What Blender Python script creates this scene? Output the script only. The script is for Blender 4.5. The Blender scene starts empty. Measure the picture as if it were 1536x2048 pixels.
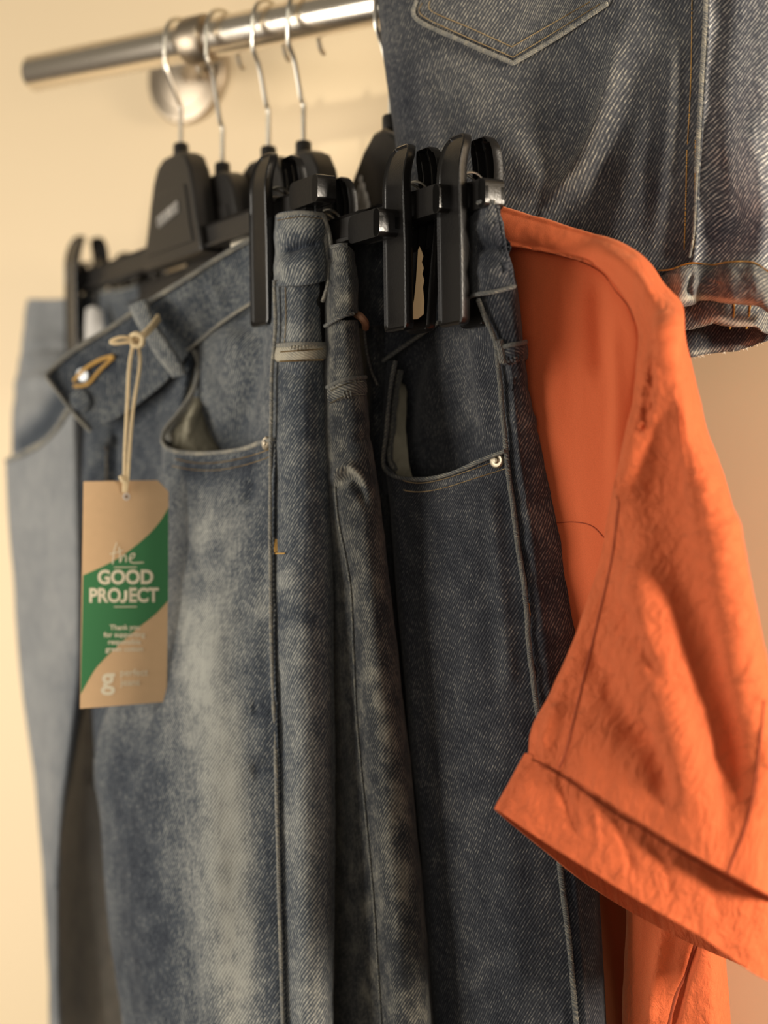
import bpy, math
import numpy as np
from mathutils import Vector

# ---------------------------------------------------------------- camera, light, exposure
C = bpy.context.scene.collection
SC = bpy.context.scene
F = 3350.0                       # focal length in pixels of the 1536 x 2048 frame
CAMZ = 1.4
cd = bpy.data.cameras.new('camera'); cam = bpy.data.objects.new('camera', cd); C.objects.link(cam)
cam.location = (0, 0, CAMZ); cam.rotation_euler = (math.pi/2, 0, 0)
cd.sensor_fit = 'VERTICAL'; cd.sensor_height = 24.0; cd.sensor_width = 18.0
cd.lens = F*24.0/2048.0
cd.dof.use_dof = True; cd.dof.focus_distance = 0.915; cd.dof.aperture_fstop = 2.1
cd.clip_start = 0.02
SC.camera = cam
SC.view_settings.view_transform = 'Standard'; SC.view_settings.look = 'None'
SC.view_settings.gamma = 1; SC.view_settings.use_curve_mapping = False
SC.view_settings.exposure = 0.0

W = bpy.data.worlds.new('room_light'); SC.world = W; W.use_nodes = True
nt = W.node_tree; nt.nodes.clear()
wo = nt.nodes.new('ShaderNodeOutputWorld'); wb = nt.nodes.new('ShaderNodeBackground')
tc = nt.nodes.new('ShaderNodeTexCoord'); sx = nt.nodes.new('ShaderNodeSeparateXYZ')
rp = nt.nodes.new('ShaderNodeValToRGB'); mr = nt.nodes.new('ShaderNodeMapRange')
nt.links.new(tc.outputs['Generated'], sx.inputs[0]); nt.links.new(sx.outputs['Z'], mr.inputs['Value'])
mr.inputs['From Min'].default_value = -1; mr.inputs['From Max'].default_value = 1
nt.links.new(mr.outputs[0], rp.inputs[0])
rp.color_ramp.elements[0].color = (0.34, 0.25, 0.17, 1); rp.color_ramp.elements[0].position = 0.25
rp.color_ramp.elements[1].color = (0.80, 0.70, 0.54, 1); rp.color_ramp.elements[1].position = 0.75
nt.links.new(rp.outputs[0], wb.inputs[0]); wb.inputs[1].default_value = 0.24
nt.links.new(wb.outputs[0], wo.inputs[0])

def aim(o, tgt):
    d = Vector(tgt) - o.location
    o.rotation_euler = d.to_track_quat('-Z', 'Y').to_euler()

def area(name, loc, tgt, sx_, sy_, power, col):
    l = bpy.data.lights.new(name, 'AREA'); l.shape = 'RECTANGLE'; l.size = sx_; l.size_y = sy_
    l.energy = power; l.color = col
    o = bpy.data.objects.new(name, l); C.objects.link(o); o.location = loc; aim(o, tgt)
    return o
area('window_light', (-1.35, 0.72, 1.25), (-0.15, 1.12, 1.20), 0.7, 1.1, 18.5, (1.0, 0.93, 0.82))
area('side_window_light', (1.20, 0.02, 1.52), (0.25, 0.90, 1.25), 0.16, 0.35, 36, (1.0, 0.88, 0.72))
area('room_bounce_light', (-0.4, -1.2, 1.35), (-0.05, 1.0, 1.2), 1.6, 1.0, 7.0, (1.0, 0.93, 0.85))
sp = bpy.data.lights.new('wall_glare_spot', 'SPOT'); sp.energy = 24; sp.color = (1.0, 0.93, 0.78)  # added spot, placed to make the bright glare patch on the wall
sp.spot_size = math.radians(7.5); sp.spot_blend = 1.0; sp.shadow_soft_size = 0.02
spo = bpy.data.objects.new('wall_glare_spot', sp); C.objects.link(spo); spo.location = (-0.62, -0.1, 1.95)

# ---------------------------------------------------------------- frame of the rail and wall
def P(u, v, d):
    return np.array([(u-768.0)/F*d, d, CAMZ-(v-1024.0)/F*d])
def proj(p):
    p = np.asarray(p, float)
    return np.stack([768+F*p[..., 0]/p[..., 1], 1024-F*(p[..., 2]-CAMZ)/p[..., 1]], -1)
RD = np.array([-0.834, 0.551, 0.0]); RD /= np.linalg.norm(RD)      # along the rail, to its free end
NN = np.array([0.551, 0.834, 0.0]); NN /= np.linalg.norm(NN)       # into the wall
H = np.array([-0.49, 0.872, 0.0]); H /= np.linalg.norm(H)          # along the hanger bars, away from the viewer
M = np.array([0.872, 0.49, 0.0]); M /= np.linalg.norm(M)           # across the hangers
UP = np.array([0, 0, 1.0])
R0 = P(362, 88, 1.12)                                              # a point on the rail axis
WALL_OFF = 0.145
def on_rail(u):                                                    # the point of the rail axis seen at column u
    s = (u-768.0)/F
    a = (s*R0[1]-R0[0])/(RD[0]-s*RD[1])
    return R0+RD*a

# ---------------------------------------------------------------- helpers
def vnoise(p, seed=0):
    p = np.asarray(p, float); i = np.floor(p).astype(np.int64); f = p-i; f = f*f*(3-2*f)
    def h(a, b, c):
        n = (a*374761393+b*668265263+c*2147483647+seed*974711) & 0xffffffff
        n = ((n ^ (n >> 13))*1274126177) & 0xffffffff
        n = n ^ (n >> 16)
        return (n & 0xffff)/65535.0
    r = 0
    for a in (0, 1):
        for b in (0, 1):
            for c in (0, 1):
                w = (f[..., 0] if a else 1-f[..., 0])*(f[..., 1] if b else 1-f[..., 1])*(f[..., 2] if c else 1-f[..., 2])
                r = r+w*h(i[..., 0]+a, i[..., 1]+b, i[..., 2]+c)
    return r
def fbm(p, seed=0, o=3):
    r = 0; a = .5; s = 0
    for k in range(o):
        r = r+a*vnoise(p*(2**k), seed+k*7); s += a; a *= .5
    return r/s*2-1

def cr_matrix(n, m, closed):
    """m x n matrix of Catmull-Rom weights"""
    A = np.zeros((m, n))
    for j in range(m):
        t = j/(m if closed else (m-1))*(n if closed else (n-1))
        k = int(math.floor(t)); 
        if not closed: k = min(k, n-2)
        f = t-k
        w = (-.5*f+f*f-.5*f**3, 1-2.5*f*f+1.5*f**3, .5*f+2*f*f-1.5*f**3, -.5*f*f+.5*f**3)
        for q, ww in zip((k-1, k, k+1, k+2), w):
            if closed: A[j, q % n] += ww
            else:
                if q < 0: A[j, 0] += 2*ww; A[j, 1] -= ww
                elif q > n-1: A[j, n-1] += 2*ww; A[j, n-2] -= ww
                else: A[j, q] += ww
    return A
def spline(pts, m, closed=False):
    pts = np.asarray(pts, float)
    return cr_matrix(len(pts), m, closed) @ pts
def even(pts, step):
    pts = np.asarray(pts, float); L = np.r_[0, np.cumsum(np.linalg.norm(np.diff(pts, axis=0), axis=1))]
    n = max(2, int(L[-1]/step)+1); t = np.linspace(0, L[-1], n)
    return np.stack([np.interp(t, L, pts[:, k]) for k in range(pts.shape[1])], -1)

def link(o, parent=None):
    C.objects.link(o)
    if parent is not None: o.parent = parent
    return o
def tag(o, label, cat=None, group=None, kind=None):
    if label: o['label'] = label
    if cat: o['category'] = cat
    if group: o['group'] = group
    if kind: o['kind'] = kind
    return o
def empty(name, label, cat, group=None, loc=(0, 0, 0)):
    o = bpy.data.objects.new(name, None); C.objects.link(o); o.empty_display_size = .02
    o.location = loc
    return tag(o, label, cat, group)
def reparent_keep(ch, par):
    ch.parent = par; ch.matrix_parent_inverse = par.matrix_world.inverted()

class MB:
    """collects shapes into ONE mesh"""
    def __init__(s): s.v = []; s.f = []; s.uv = []
    def add(s, V, Fc, UV=None):
        o = len(s.v); V = [tuple(x) for x in V]; s.v += V
        s.f += [tuple(i+o for i in f) for f in Fc]
        s.uv += list(UV) if UV is not None else [(x[0]+x[1], x[2]) for x in V]
    def tube(s, pts, r, n=8, closed=False):
        pts = np.asarray(pts, float); m = len(pts)
        rr = np.full(m, r) if np.isscalar(r) else np.asarray(r)
        T = np.gradient(pts, axis=0) if not closed else np.roll(pts, -1, 0)-np.roll(pts, 1, 0)
        T /= np.linalg.norm(T, axis=1)[:, None]+1e-12
        a = np.array([0, 0, 1.0]) if abs(T[0][2]) < .9 else np.array([1.0, 0, 0])
        N = np.cross(T[0], a); N /= np.linalg.norm(N)
        V = []; UV = []; L = 0
        for i in range(m):
            N = N-T[i]*N.dot(T[i]); N /= np.linalg.norm(N); B = np.cross(T[i], N)
            if i: L += np.linalg.norm(pts[i]-pts[i-1])
            for k in range(n):
                an = 2*math.pi*k/n
                V.append(pts[i]+rr[i]*(math.cos(an)*N+math.sin(an)*B)); UV.append((an*rr[i]+0.3, L))
        Fc = []
        for i in range(m if closed else m-1):
            j = (i+1) % m
            for k in range(n):
                Fc.append((i*n+k, i*n+(k+1) % n, j*n+(k+1) % n, j*n+k))
        if not closed:
            Fc.append(tuple(range(n-1, -1, -1))); Fc.append(tuple((m-1)*n+k for k in range(n)))
        s.add(V, Fc, UV)
    def prism(s, poly, fr, y0, y1):
        """polygon in (x,z) extruded from y0 to y1 in frame fr = (origin, ex, ey, ez)"""
        O, ex, ey, ez = fr; n = len(poly)
        V = [O+ex*a+ey*y0+ez*b for a, b in poly]+[O+ex*a+ey*y1+ez*b for a, b in poly]
        Fc = [tuple(range(n)), tuple(range(2*n-1, n-1, -1))]+[(i, i+n, (i+1) % n+n, (i+1) % n) for i in range(n)]
        s.add(V, Fc)
    def disc(s, c, ax, prof, n=40):
        """lathe of prof [(radius, height)] about axis ax at c"""
        ax = np.asarray(ax, float); ax = ax/np.linalg.norm(ax)
        a = np.array([0, 0, 1.0]) if abs(ax[2]) < .9 else np.array([1.0, 0, 0])
        N = np.cross(ax, a); N /= np.linalg.norm(N); B = np.cross(ax, N)
        V = []; Fc = []
        for r, h in prof:
            for k in range(n):
                an = 2*math.pi*k/n; V.append(np.asarray(c)+ax*h+r*(math.cos(an)*N+math.sin(an)*B))
        for i in range(len(prof)-1):
            for k in range(n):
                Fc.append((i*n+k, i*n+(k+1) % n, (i+1)*n+(k+1) % n, (i+1)*n+k))
        Fc.append(tuple(range(n-1, -1, -1))); Fc.append(tuple((len(prof)-1)*n+k for k in range(n)))
        s.add(V, Fc)
    def build(s, name, mat, parent=None, smooth=True, bevel=0, seg=3, sharp=35):
        me = bpy.data.meshes.new(name); me.from_pydata(s.v, [], s.f); me.update()
        uvl = me.uv_layers.new(name='UVMap')
        idx = np.zeros(len(me.loops), dtype=np.int64); me.loops.foreach_get('vertex_index', idx)
        uvl.data.foreach_set('uv', np.asarray(s.uv, dtype=np.float32)[idx].ravel())
        me.materials.append(mat)
        fix_normals(me)
        o = bpy.data.objects.new(name, me); link(o, parent)
        if smooth:
            for p in me.polygons: p.use_smooth = True
            if hasattr(me, 'set_sharp_from_angle'): me.set_sharp_from_angle(angle=math.radians(sharp))
        if bevel:
            b = o.modifiers.new('bevel', 'BEVEL'); b.width = bevel; b.segments = seg; b.limit_method = 'ANGLE'; b.angle_limit = math.radians(40)
            b.harden_normals = False
        return o
import bmesh
def fix_normals(me):
    bm = bmesh.new(); bm.from_mesh(me); bmesh.ops.recalc_face_normals(bm, faces=bm.faces[:]); bm.to_mesh(me); bm.free()

class Surf:
    """a cloth sheet: control rows of (u, v, d) turned into a dense world-space grid"""
    def __init__(s, rows, nv, nu, closed=False, world=False, ref=0):
        R = np.array([[p if world else P(*p) for p in r] for r in rows], float)
        A = cr_matrix(R.shape[0], nv, False); B = cr_matrix(R.shape[1], nu, closed)
        s.p = np.einsum('ai,ijk,bj->abk', A, R, B); s.closed = closed
        s.A, s.B = A, B; s.ref = ref
        s.fade = np.zeros(s.p.shape[:2])
        q = s.p if not closed else np.concatenate([s.p, s.p[:, :1]], 1)
        du = np.cumsum(np.r_['1', np.zeros((nv, 1)), np.linalg.norm(np.diff(q, axis=1), axis=2)], 1)
        rc = min(int(ref), q.shape[1]-1)
        s.U = du-du[:, rc:rc+1]
        dv = np.linalg.norm(np.diff(q, axis=0), axis=2); k = slice(rc, rc+1)
        s.V = -np.r_[[0], np.cumsum(dv[:, k].mean(1))][:, None]*np.ones((1, q.shape[1]))
    def normals(s):
        p = s.p
        if s.closed: tu = np.roll(p, -1, 1)-np.roll(p, 1, 1)
        else: tu = np.gradient(p, axis=1)
        tv = np.gradient(p, axis=0)
        n = np.cross(tv, tu); n /= np.linalg.norm(n, axis=2)[..., None]+1e-12
        toc = np.array([0, 0, CAMZ])-p
        if not s.closed:
            if (n*toc).sum() < 0: n = -n
        else:
            c = p.mean(1, keepdims=True)
            if ((p-c)*n).sum() < 0: n = -n
        return n
    def dist(s, path, step=3.0):
        """signed screen distance in pixels from every grid point to a polyline, with the place along it"""
        pp = even(spline(path, max(12, 8*len(path))), step)
        q = proj(s.p).reshape(-1, 2)
        best = np.full(len(q), 1e9); sg = np.zeros(len(q)); tt = np.zeros(len(q))
        T = np.gradient(pp, axis=0); T /= np.linalg.norm(T, axis=1)[:, None]+1e-9
        for i0 in range(0, len(q), 20000):
            d = q[i0:i0+20000, None, :]-pp[None]
            dd = (d**2).sum(2); j = dd.argmin(1); k = np.arange(len(j))
            best[i0:i0+20000] = np.sqrt(dd[k, j])
            sg[i0:i0+20000] = d[k, j, 0]*T[j, 1]-d[k, j, 1]*T[j, 0]
            tt[i0:i0+20000] = j/(len(pp)-1)
        sh = s.p.shape[:2]
        return best.reshape(sh), sg.reshape(sh), tt.reshape(sh)
    def fold(s, path, w, amp, skew=0.0, taper=True):
        """raise (amp > 0) or sink a crease along a path; skew makes one flank steeper"""
        b, sg, t = s.dist(path)
        ww = w*(1+skew*np.sign(sg))
        g = np.exp(-(b/ww)**2)
        if taper: g = g*np.clip(np.sin(np.pi*np.clip(t*.9+.05, 0, 1))*1.6, 0, 1)
        s.p = s.p+s.normals()*(amp*g)[..., None]
        return s
    def noise(s, scale, amp, seed=0, stretch=(1, 1, 1), o=3):
        q = s.p/np.array(stretch)/scale
        s.p = s.p+s.normals()*(amp*fbm(q, seed, o))[..., None]; return s
    def wash(s, path, w, amp, noise=.35, seed=3):
        """paler worn dye along a path (amp < 0: darker unworn dye, in places painted shade)"""
        b, sg, t = s.dist(path)
        g = np.exp(-(b/w)**2)*np.clip(np.sin(np.pi*np.clip(t*.92+.04, 0, 1))*2.2, 0, 1)
        n = 1+noise*fbm(s.p/.006, seed)
        s.fade = s.fade+amp*g*n; return s
    def blotch(s, scale, amp, seed=1, stretch=(1, 1, 1)):
        s.fade = s.fade+amp*fbm(s.p/np.array(stretch)/scale, seed, 4); return s
    def pick(s, u, v):
        if not hasattr(s, '_q') or s._qn is not s.p:
            s._q = proj(s.p).reshape(-1, 2); s._pf = s.p.reshape(-1, 3); s._nf = s.normals().reshape(-1, 3); s._qn = s.p
            vd = np.array([0, 0, CAMZ])-s._pf
            s._front = (s._nf*vd).sum(1) > -1e-5*0
            if not s.closed: s._front[:] = True
        d = ((s._q-np.array([u, v]))**2).sum(1)+np.where(s._front, 0, 1e6)
        k = np.argpartition(d, 4)[:4]; k = k[d[k] < d[k].min()*9+60]
        w = 1/(d[k]+1.0); w /= w.sum()
        n = (s._nf[k]*w[:, None]).sum(0); n /= np.linalg.norm(n)
        p = (s._pf[k]*w[:, None]).sum(0)
        dd = p.dot([0, 1, 0])
        return P(u, v, dd), n
    def path(s, pts, step=.0012, lift=0.0):
        pp = even(spline(pts, max(16, 10*len(pts))), 5.0)
        a = [s.pick(*q) for q in pp]
        X = np.array([x[0] for x in a]); N = np.array([x[1] for x in a])
        for _ in range(3):
            if len(X) > 4:
                X[1:-1] = (X[:-2]+2*X[1:-1]+X[2:])/4; N[1:-1] = (N[:-2]+2*N[1:-1]+N[2:])/4
        XN = even(np.c_[X, N], step) if len(X) > 1 else np.c_[X, N]
        X = XN[:, :3]; N = XN[:, 3:]; N /= np.linalg.norm(N, axis=1)[:, None]
        return X+N*lift, N
    def build(s, name, mat, parent=None, thick=.0012, smooth=True, off=-1):
        nv, nu = s.p.shape[:2]; n = s.normals()
        idx = np.arange(nv*nu).reshape(nv, nu)
        if s.closed: a = idx; b = np.roll(idx, -1, 1)
        else: a = idx[:, :-1]; b = idx[:, 1:]
        quads = np.stack([a[:-1], b[:-1], b[1:], a[1:]], -1).reshape(-1, 4)
        # orientation
        V = s.p.reshape(-1, 3)
        fn = np.cross(V[quads[:, 1]]-V[quads[:, 0]], V[quads[:, 3]]-V[quads[:, 0]])
        if (fn*n.reshape(-1, 3)[quads[:, 0]]).sum() < 0: quads = quads[:, ::-1]; flip = True
        else: flip = False
        me = bpy.data.meshes.new(name); me.from_pydata(V.tolist(), [], quads.tolist()); me.update()
        uvl = me.uv_layers.new(name='UVMap')
        Ua = s.U[:, :nu]; Va = s.V[:, :nu]
        if s.closed: Ub = s.U[:, 1:nu+1]; Vb = s.V[:, 1:nu+1]
        else: Ua = s.U[:, :nu-1]; Va = s.V[:, :nu-1]; Ub = s.U[:, 1:]; Vb = s.V[:, 1:]
        qu = np.stack([np.stack([Ua[:-1], Va[:-1]], -1), np.stack([Ub[:-1], Vb[:-1]], -1), np.stack([Ub[1:], Vb[1:]], -1), np.stack([Ua[1:], Va[1:]], -1)], 2)
        qu = qu.reshape(-1, 4, 2)
        if flip: qu = qu[:, ::-1]
        uvl.data.foreach_set('uv', qu.astype(np.float32).ravel())
        at = me.attributes.new('fade', 'FLOAT', 'POINT'); at.data.foreach_set('value', s.fade.astype(np.float32).ravel())
        me.materials.append(mat); me.polygons.foreach_set('use_smooth', np.ones(len(me.polygons), dtype=bool))
        o = bpy.data.objects.new(name, me); link(o, parent)
        if thick:
            m = o.modifiers.new('solid', 'SOLIDIFY'); m.thickness = thick; m.offset = off; m.use_even_offset = False
        return o

def rib(S, pts, w, h, lift=.0004, cols=9, seed=0, wob=0.0, step=.0012, wpx=False):
    """a raised band of cloth of width w lying along a path on sheet S"""
    X, N = S.path(pts, step)
    T = np.gradient(X, axis=0); T /= np.linalg.norm(T, axis=1)[:, None]+1e-9
    Bv = np.cross(N, T); rows = []
    for i in range(len(X)):
        ww = w*(1+wob*fbm(np.array([[i*.12, seed, 0.]]), seed)[0]) if wob else w
        r = []
        for k in range(cols):
            a = -1+2*k/(cols-1); z = lift+h*(1-abs(a)**4)
            r.append(X[i]+Bv[i]*(a*ww/2)+N[i]*z)
        rows.append(r)
    R = Surf([[(0, 0, 1)]*cols]*2, 2, cols)
    R.p = np.array(rows); R.closed = False; nv, nu = R.p.shape[:2]
    R.fade = np.zeros((nv, nu))
    L = np.r_[0, np.cumsum(np.linalg.norm(np.diff(X, axis=0), axis=1))]
    R.U = np.ones((nv, 1))*np.linspace(0, w, nu)[None]+.013*seed; R.V = -L[:, None]*np.ones((1, nu))
    return R

def stitches(mb, S, pts, length=.0026, gap=.0011, r=.00032, lift=.0003, wob=0.0):
    X, N = S.path(pts, .0006, lift)
    i = 0; a = max(2, int(length/.0006)); g = max(1, int(gap/.0006))
    while i+a < len(X):
        seg = X[i:i+a+1]; n = len(seg)
        rr = r*np.sin(np.linspace(.35, math.pi-.35, n))
        mb.tube(seg, rr, 5); i += a+g
def cord(mb, S, pts, r=.0007, lift=.0004, twist=True, n=6, step=.0006):
    X, N = S.path(pts, step, lift)
    if twist:
        T = np.gradient(X, axis=0); T /= np.linalg.norm(T, axis=1)[:, None]+1e-9
        B = np.cross(N, T); L = np.arange(len(X))*step
        for ph in (0, math.pi):
            an = L/(.0034)*2*math.pi+ph
            mb.tube(X+(N*np.cos(an)[:, None]*.35+B*np.sin(an)[:, None]*.7)*r, r*.8, n)
    else: mb.tube(X, r, n)

# ---------------------------------------------------------------- materials
def mat_new(name):
    m = bpy.data.materials.new(name); m.use_nodes = True; nt = m.node_tree
    return m, nt, nt.nodes['Principled BSDF']
def plain(name, col, rough=.5, metal=0, spec=.5, noise=0, nscale=60, bump=0, bscale=300, coat=0):
    m, nt, b = mat_new(name)
    b.inputs['Base Color'].default_value = (*col, 1); b.inputs['Roughness'].default_value = rough
    b.inputs['Metallic'].default_value = metal; b.inputs['Specular IOR Level'].default_value = spec
    b.inputs['Coat Weight'].default_value = coat
    tcn = nt.nodes.new('ShaderNodeTexCoord')
    if noise:
        n = nt.nodes.new('ShaderNodeTexNoise'); n.inputs['Scale'].default_value = nscale; n.inputs['Detail'].default_value = 5
        nt.links.new(tcn.outputs['Object'], n.inputs['Vector'])
        mx = nt.nodes.new('ShaderNodeMix'); mx.data_type = 'RGBA'
        mx.inputs['A'].default_value = (*[c*(1-noise) for c in col], 1); mx.inputs['B'].default_value = (*[min(1, c*(1+noise)) for c in col], 1)
        nt.links.new(n.outputs['Fac'], mx.inputs['Factor']); nt.links.new(mx.outputs['Result'], b.inputs['Base Color'])
    if bump:
        n2 = nt.nodes.new('ShaderNodeTexNoise'); n2.inputs['Scale'].default_value = bscale; n2.inputs['Detail'].default_value = 4
        nt.links.new(tcn.outputs['Object'], n2.inputs['Vector'])
        bp = nt.nodes.new('ShaderNodeBump'); bp.inputs['Strength'].default_value = bump; bp.inputs['Distance'].default_value = .001
        nt.links.new(n2.outputs['Fac'], bp.inputs['Height']); nt.links.new(bp.outputs[0], b.inputs['Normal'])
    return m

def denim(name, dark, light, base=.35, contrast=.5, pitch=.0016, angle=55, bump=.5, mottled=.25, streak=.2):
    """indigo warp with pale weft showing in a broken diagonal twill; 'fade' is the worn dye"""
    m, nt, b = mat_new(name); N = nt.nodes.new; L = nt.links.new
    def math_(op, a, c=None, clamp=False):
        n = N('ShaderNodeMath'); n.operation = op; n.use_clamp = clamp
        for i, x in enumerate((a, c)):
            if x is None: continue
            if isinstance(x, (int, float)): n.inputs[i].default_value = x
            else: L(x, n.inputs[i])
        return n.outputs[0]
    uv = N('ShaderNodeUVMap'); uv.uv_map = 'UVMap'; sp_ = N('ShaderNodeSeparateXYZ'); L(uv.outputs[0], sp_.inputs[0])
    ca, sa = math.cos(math.radians(angle)), math.sin(math.radians(angle))
    across = math_('ADD', math_('MULTIPLY', sp_.outputs[0], sa), math_('MULTIPLY', sp_.outputs[1], -ca))
    along = math_('ADD', math_('MULTIPLY', sp_.outputs[0], ca), math_('MULTIPLY', sp_.outputs[1], sa))
    nw = N('ShaderNodeTexNoise'); nw.inputs['Scale'].default_value = 180; nw.inputs['Detail'].default_value = 2; L(uv.outputs[0], nw.inputs['Vector'])
    ph = math_('ADD', math_('MULTIPLY', across, 2*math.pi/pitch), math_('MULTIPLY', math_('SUBTRACT', nw.outputs['Fac'], .5), 3.0))
    tw = math_('MULTIPLY', math_('ADD', math_('SINE', ph), 1), .5)
    cb = N('ShaderNodeCombineXYZ'); L(math_('MULTIPLY', across, 1.0/pitch), cb.inputs[0]); L(math_('MULTIPLY', along, .55/pitch), cb.inputs[1])
    nb = N('ShaderNodeTexNoise'); nb.inputs['Scale'].default_value = 1.0; nb.inputs['Detail'].default_value = 1; L(cb.outputs[0], nb.inputs['Vector'])
    spk = math_('MULTIPLY', math_('SUBTRACT', nb.outputs['Fac'], .38), 3.2, True)
    thr = math_('MULTIPLY', tw, math_('ADD', math_('MULTIPLY', spk, .62), .38))
    # vertical slub streaks and mottling of the dye
    cs = N('ShaderNodeCombineXYZ'); L(math_('MULTIPLY', sp_.outputs[0], 900), cs.inputs[0]); L(math_('MULTIPLY', sp_.outputs[1], 55), cs.inputs[1])
    ns = N('ShaderNodeTexNoise'); ns.inputs['Scale'].default_value = 1; ns.inputs['Detail'].default_value = 3; L(cs.outputs[0], ns.inputs['Vector'])
    nm = N('ShaderNodeTexNoise'); nm.inputs['Scale'].default_value = 85; nm.inputs['Detail'].default_value = 5; L(uv.outputs[0], nm.inputs['Vector'])
    at = N('ShaderNodeAttribute'); at.attribute_name = 'fade'
    worn = math_('ADD', at.outputs['Fac'], math_('ADD', math_('MULTIPLY', math_('SUBTRACT', ns.outputs['Fac'], .5), streak*2), math_('MULTIPLY', math_('SUBTRACT', nm.outputs['Fac'], .5), mottled*2)))
    f = math_('ADD', math_('ADD', worn, base), math_('MULTIPLY', math_('SUBTRACT', thr, .33), contrast), True)
    rp = N('ShaderNodeValToRGB'); e = rp.color_ramp.elements
    mid = [math.sqrt(a*c) for a, c in zip(dark, light)]
    e[0].color = (*dark, 1); e[1].color = (*light, 1); k = rp.color_ramp.elements.new(.45); k.color = (*[x*.95 for x in mid], 1)
    L(f, rp.inputs[0]); L(rp.outputs[0], b.inputs['Base Color'])
    b.inputs['Roughness'].default_value = .9; b.inputs['Specular IOR Level'].default_value = .15
    b.inputs['Sheen Weight'].default_value = .12; b.inputs['Sheen Roughness'].default_value = .5
    hgt = math_('ADD', math_('MULTIPLY', thr, .6), math_('MULTIPLY', nm.outputs['Fac'], .8))
    bp = N('ShaderNodeBump'); bp.inputs['Strength'].default_value = bump; bp.inputs['Distance'].default_value = .0006
    L(hgt, bp.inputs['Height']); L(bp.outputs[0], b.inputs['Normal'])
    return m

def cloth(name, col, bump=.9):
    m, nt, b = mat_new(name); N = nt.nodes.new; L = nt.links.new
    uv = N('ShaderNodeUVMap'); uv.uv_map = 'UVMap'
    mp = N('ShaderNodeMapping'); mp.inputs['Scale'].default_value = (1.5, 1, 1); mp.inputs['Rotation'].default_value = (0, 0, .6); L(uv.outputs[0], mp.inputs[0])
    n = N('ShaderNodeTexNoise'); n.inputs['Scale'].default_value = 120; n.inputs['Detail'].default_value = 6; n.inputs['Roughness'].default_value = .55; L(mp.outputs[0], n.inputs['Vector'])
    n.inputs['Distortion'].default_value = .6
    n2 = N('ShaderNodeTexNoise'); n2.inputs['Scale'].default_value = 2200; n2.inputs['Detail'].default_value = 2; L(uv.outputs[0], n2.inputs['Vector'])
    n3 = N('ShaderNodeTexNoise'); n3.inputs['Scale'].default_value = 38; n3.inputs['Detail'].default_value = 3; L(mp.outputs[0], n3.inputs['Vector'])
    at = N('ShaderNodeAttribute'); at.attribute_name = 'fade'      # how crinkled the sheet is here
    k1 = N('ShaderNodeMath'); k1.operation = 'MULTIPLY'; L(n.outputs['Fac'], k1.inputs[0]); L(at.outputs['Fac'], k1.inputs[1])
    k3 = N('ShaderNodeMath'); k3.operation = 'MULTIPLY_ADD'; L(n3.outputs['Fac'], k3.inputs[0]); L(at.outputs['Fac'], k3.inputs[1]); L(k1.outputs[0], k3.inputs[2])
    ad = N('ShaderNodeMath'); ad.operation = 'MULTIPLY_ADD'; L(n2.outputs['Fac'], ad.inputs[0]); ad.inputs[1].default_value = .05; L(k3.outputs[0], ad.inputs[2])
    bp = N('ShaderNodeBump'); bp.inputs['Strength'].default_value = bump; bp.inputs['Distance'].default_value = .0042
    L(ad.outputs[0], bp.inputs['Height']); L(bp.outputs[0], b.inputs['Normal'])
    rp = N('ShaderNodeValToRGB'); rp.color_ramp.elements[0].color = (*[c*.86 for c in col], 1); rp.color_ramp.elements[1].color = (*[min(1, c*1.12) for c in col], 1)
    rp.color_ramp.elements[0].position = .3; rp.color_ramp.elements[1].position = .7
    L(n2.outputs['Fac'], rp.inputs[0]); L(rp.outputs[0], b.inputs['Base Color'])
    b.inputs['Roughness'].default_value = .8; b.inputs['Specular IOR Level'].default_value = .2
    b.inputs['Sheen Weight'].default_value = .25; b.inputs['Sheen Tint'].default_value = (1, .55, .3, 1)
    b.inputs['Subsurface Weight'].default_value = .0
    return m

wall_m = plain('painted_wall', (.86, .68, .44), .5, noise=.03, nscale=3, bump=.05, bscale=60)
chrome = plain('chrome', (.93, .85, .74), .24, 1)
bracket_m = plain('brushed_steel', (.42, .35, .27), .42, 1)
wire_m = plain('galvanised_wire', (.72, .68, .60), .30, 1)
black = plain('black_plastic', (.009, .008, .0075), .24, 0, .55, bump=.08, bscale=900)
black2 = plain('matte_black_plastic', (.014, .012, .0105), .42, 0, .6)
print_m = plain('pale_print', (.48, .45, .41), .6)
den2 = denim('washed_blue_denim', (.014, .019, .030), (.40, .40, .36), base=.45, contrast=.64, pitch=.0017, mottled=.25, streak=.22)
den2_lit = denim('washed_blue_denim_lit', (.06, .07, .085), (.40, .40, .39), base=.62, contrast=.1, pitch=.0017, mottled=.12, streak=.1)  # same denim made paler: light on the far half put into its colour
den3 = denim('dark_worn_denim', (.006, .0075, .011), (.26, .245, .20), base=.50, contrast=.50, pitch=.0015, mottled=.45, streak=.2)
den4 = denim('deep_indigo_denim', (.010, .012, .018), (.30, .285, .25), base=.25, contrast=.66, pitch=.0015, mottled=.22, streak=.15)
den5 = denim('faded_shorts_denim', (.024, .027, .036), (.44, .41, .34), base=.33, contrast=.70, pitch=.0017, angle=62, mottled=.16, streak=.12)
den5_lit = denim('sunlit_shorts_denim', (.055, .060, .078), (.74, .71, .65), base=.40, contrast=.95, pitch=.0019, angle=48, mottled=.16, streak=.10)  # same shorts cloth with the sunlit brightness put into its colour
seam_m = denim('worn_seam_denim', (.05, .06, .08), (.50, .45, .34), base=.62, contrast=.5, pitch=.0013, mottled=.4, streak=.1, bump=.8)
seamd_m = denim('dark_worn_seam', (.03, .035, .045), (.36, .33, .25), base=.5, contrast=.6, pitch=.0013, mottled=.45, streak=.1, bump=.8)
thread_t = plain('tan_thread', (.42, .31, .16), .8, noise=.3, nscale=400)
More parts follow.
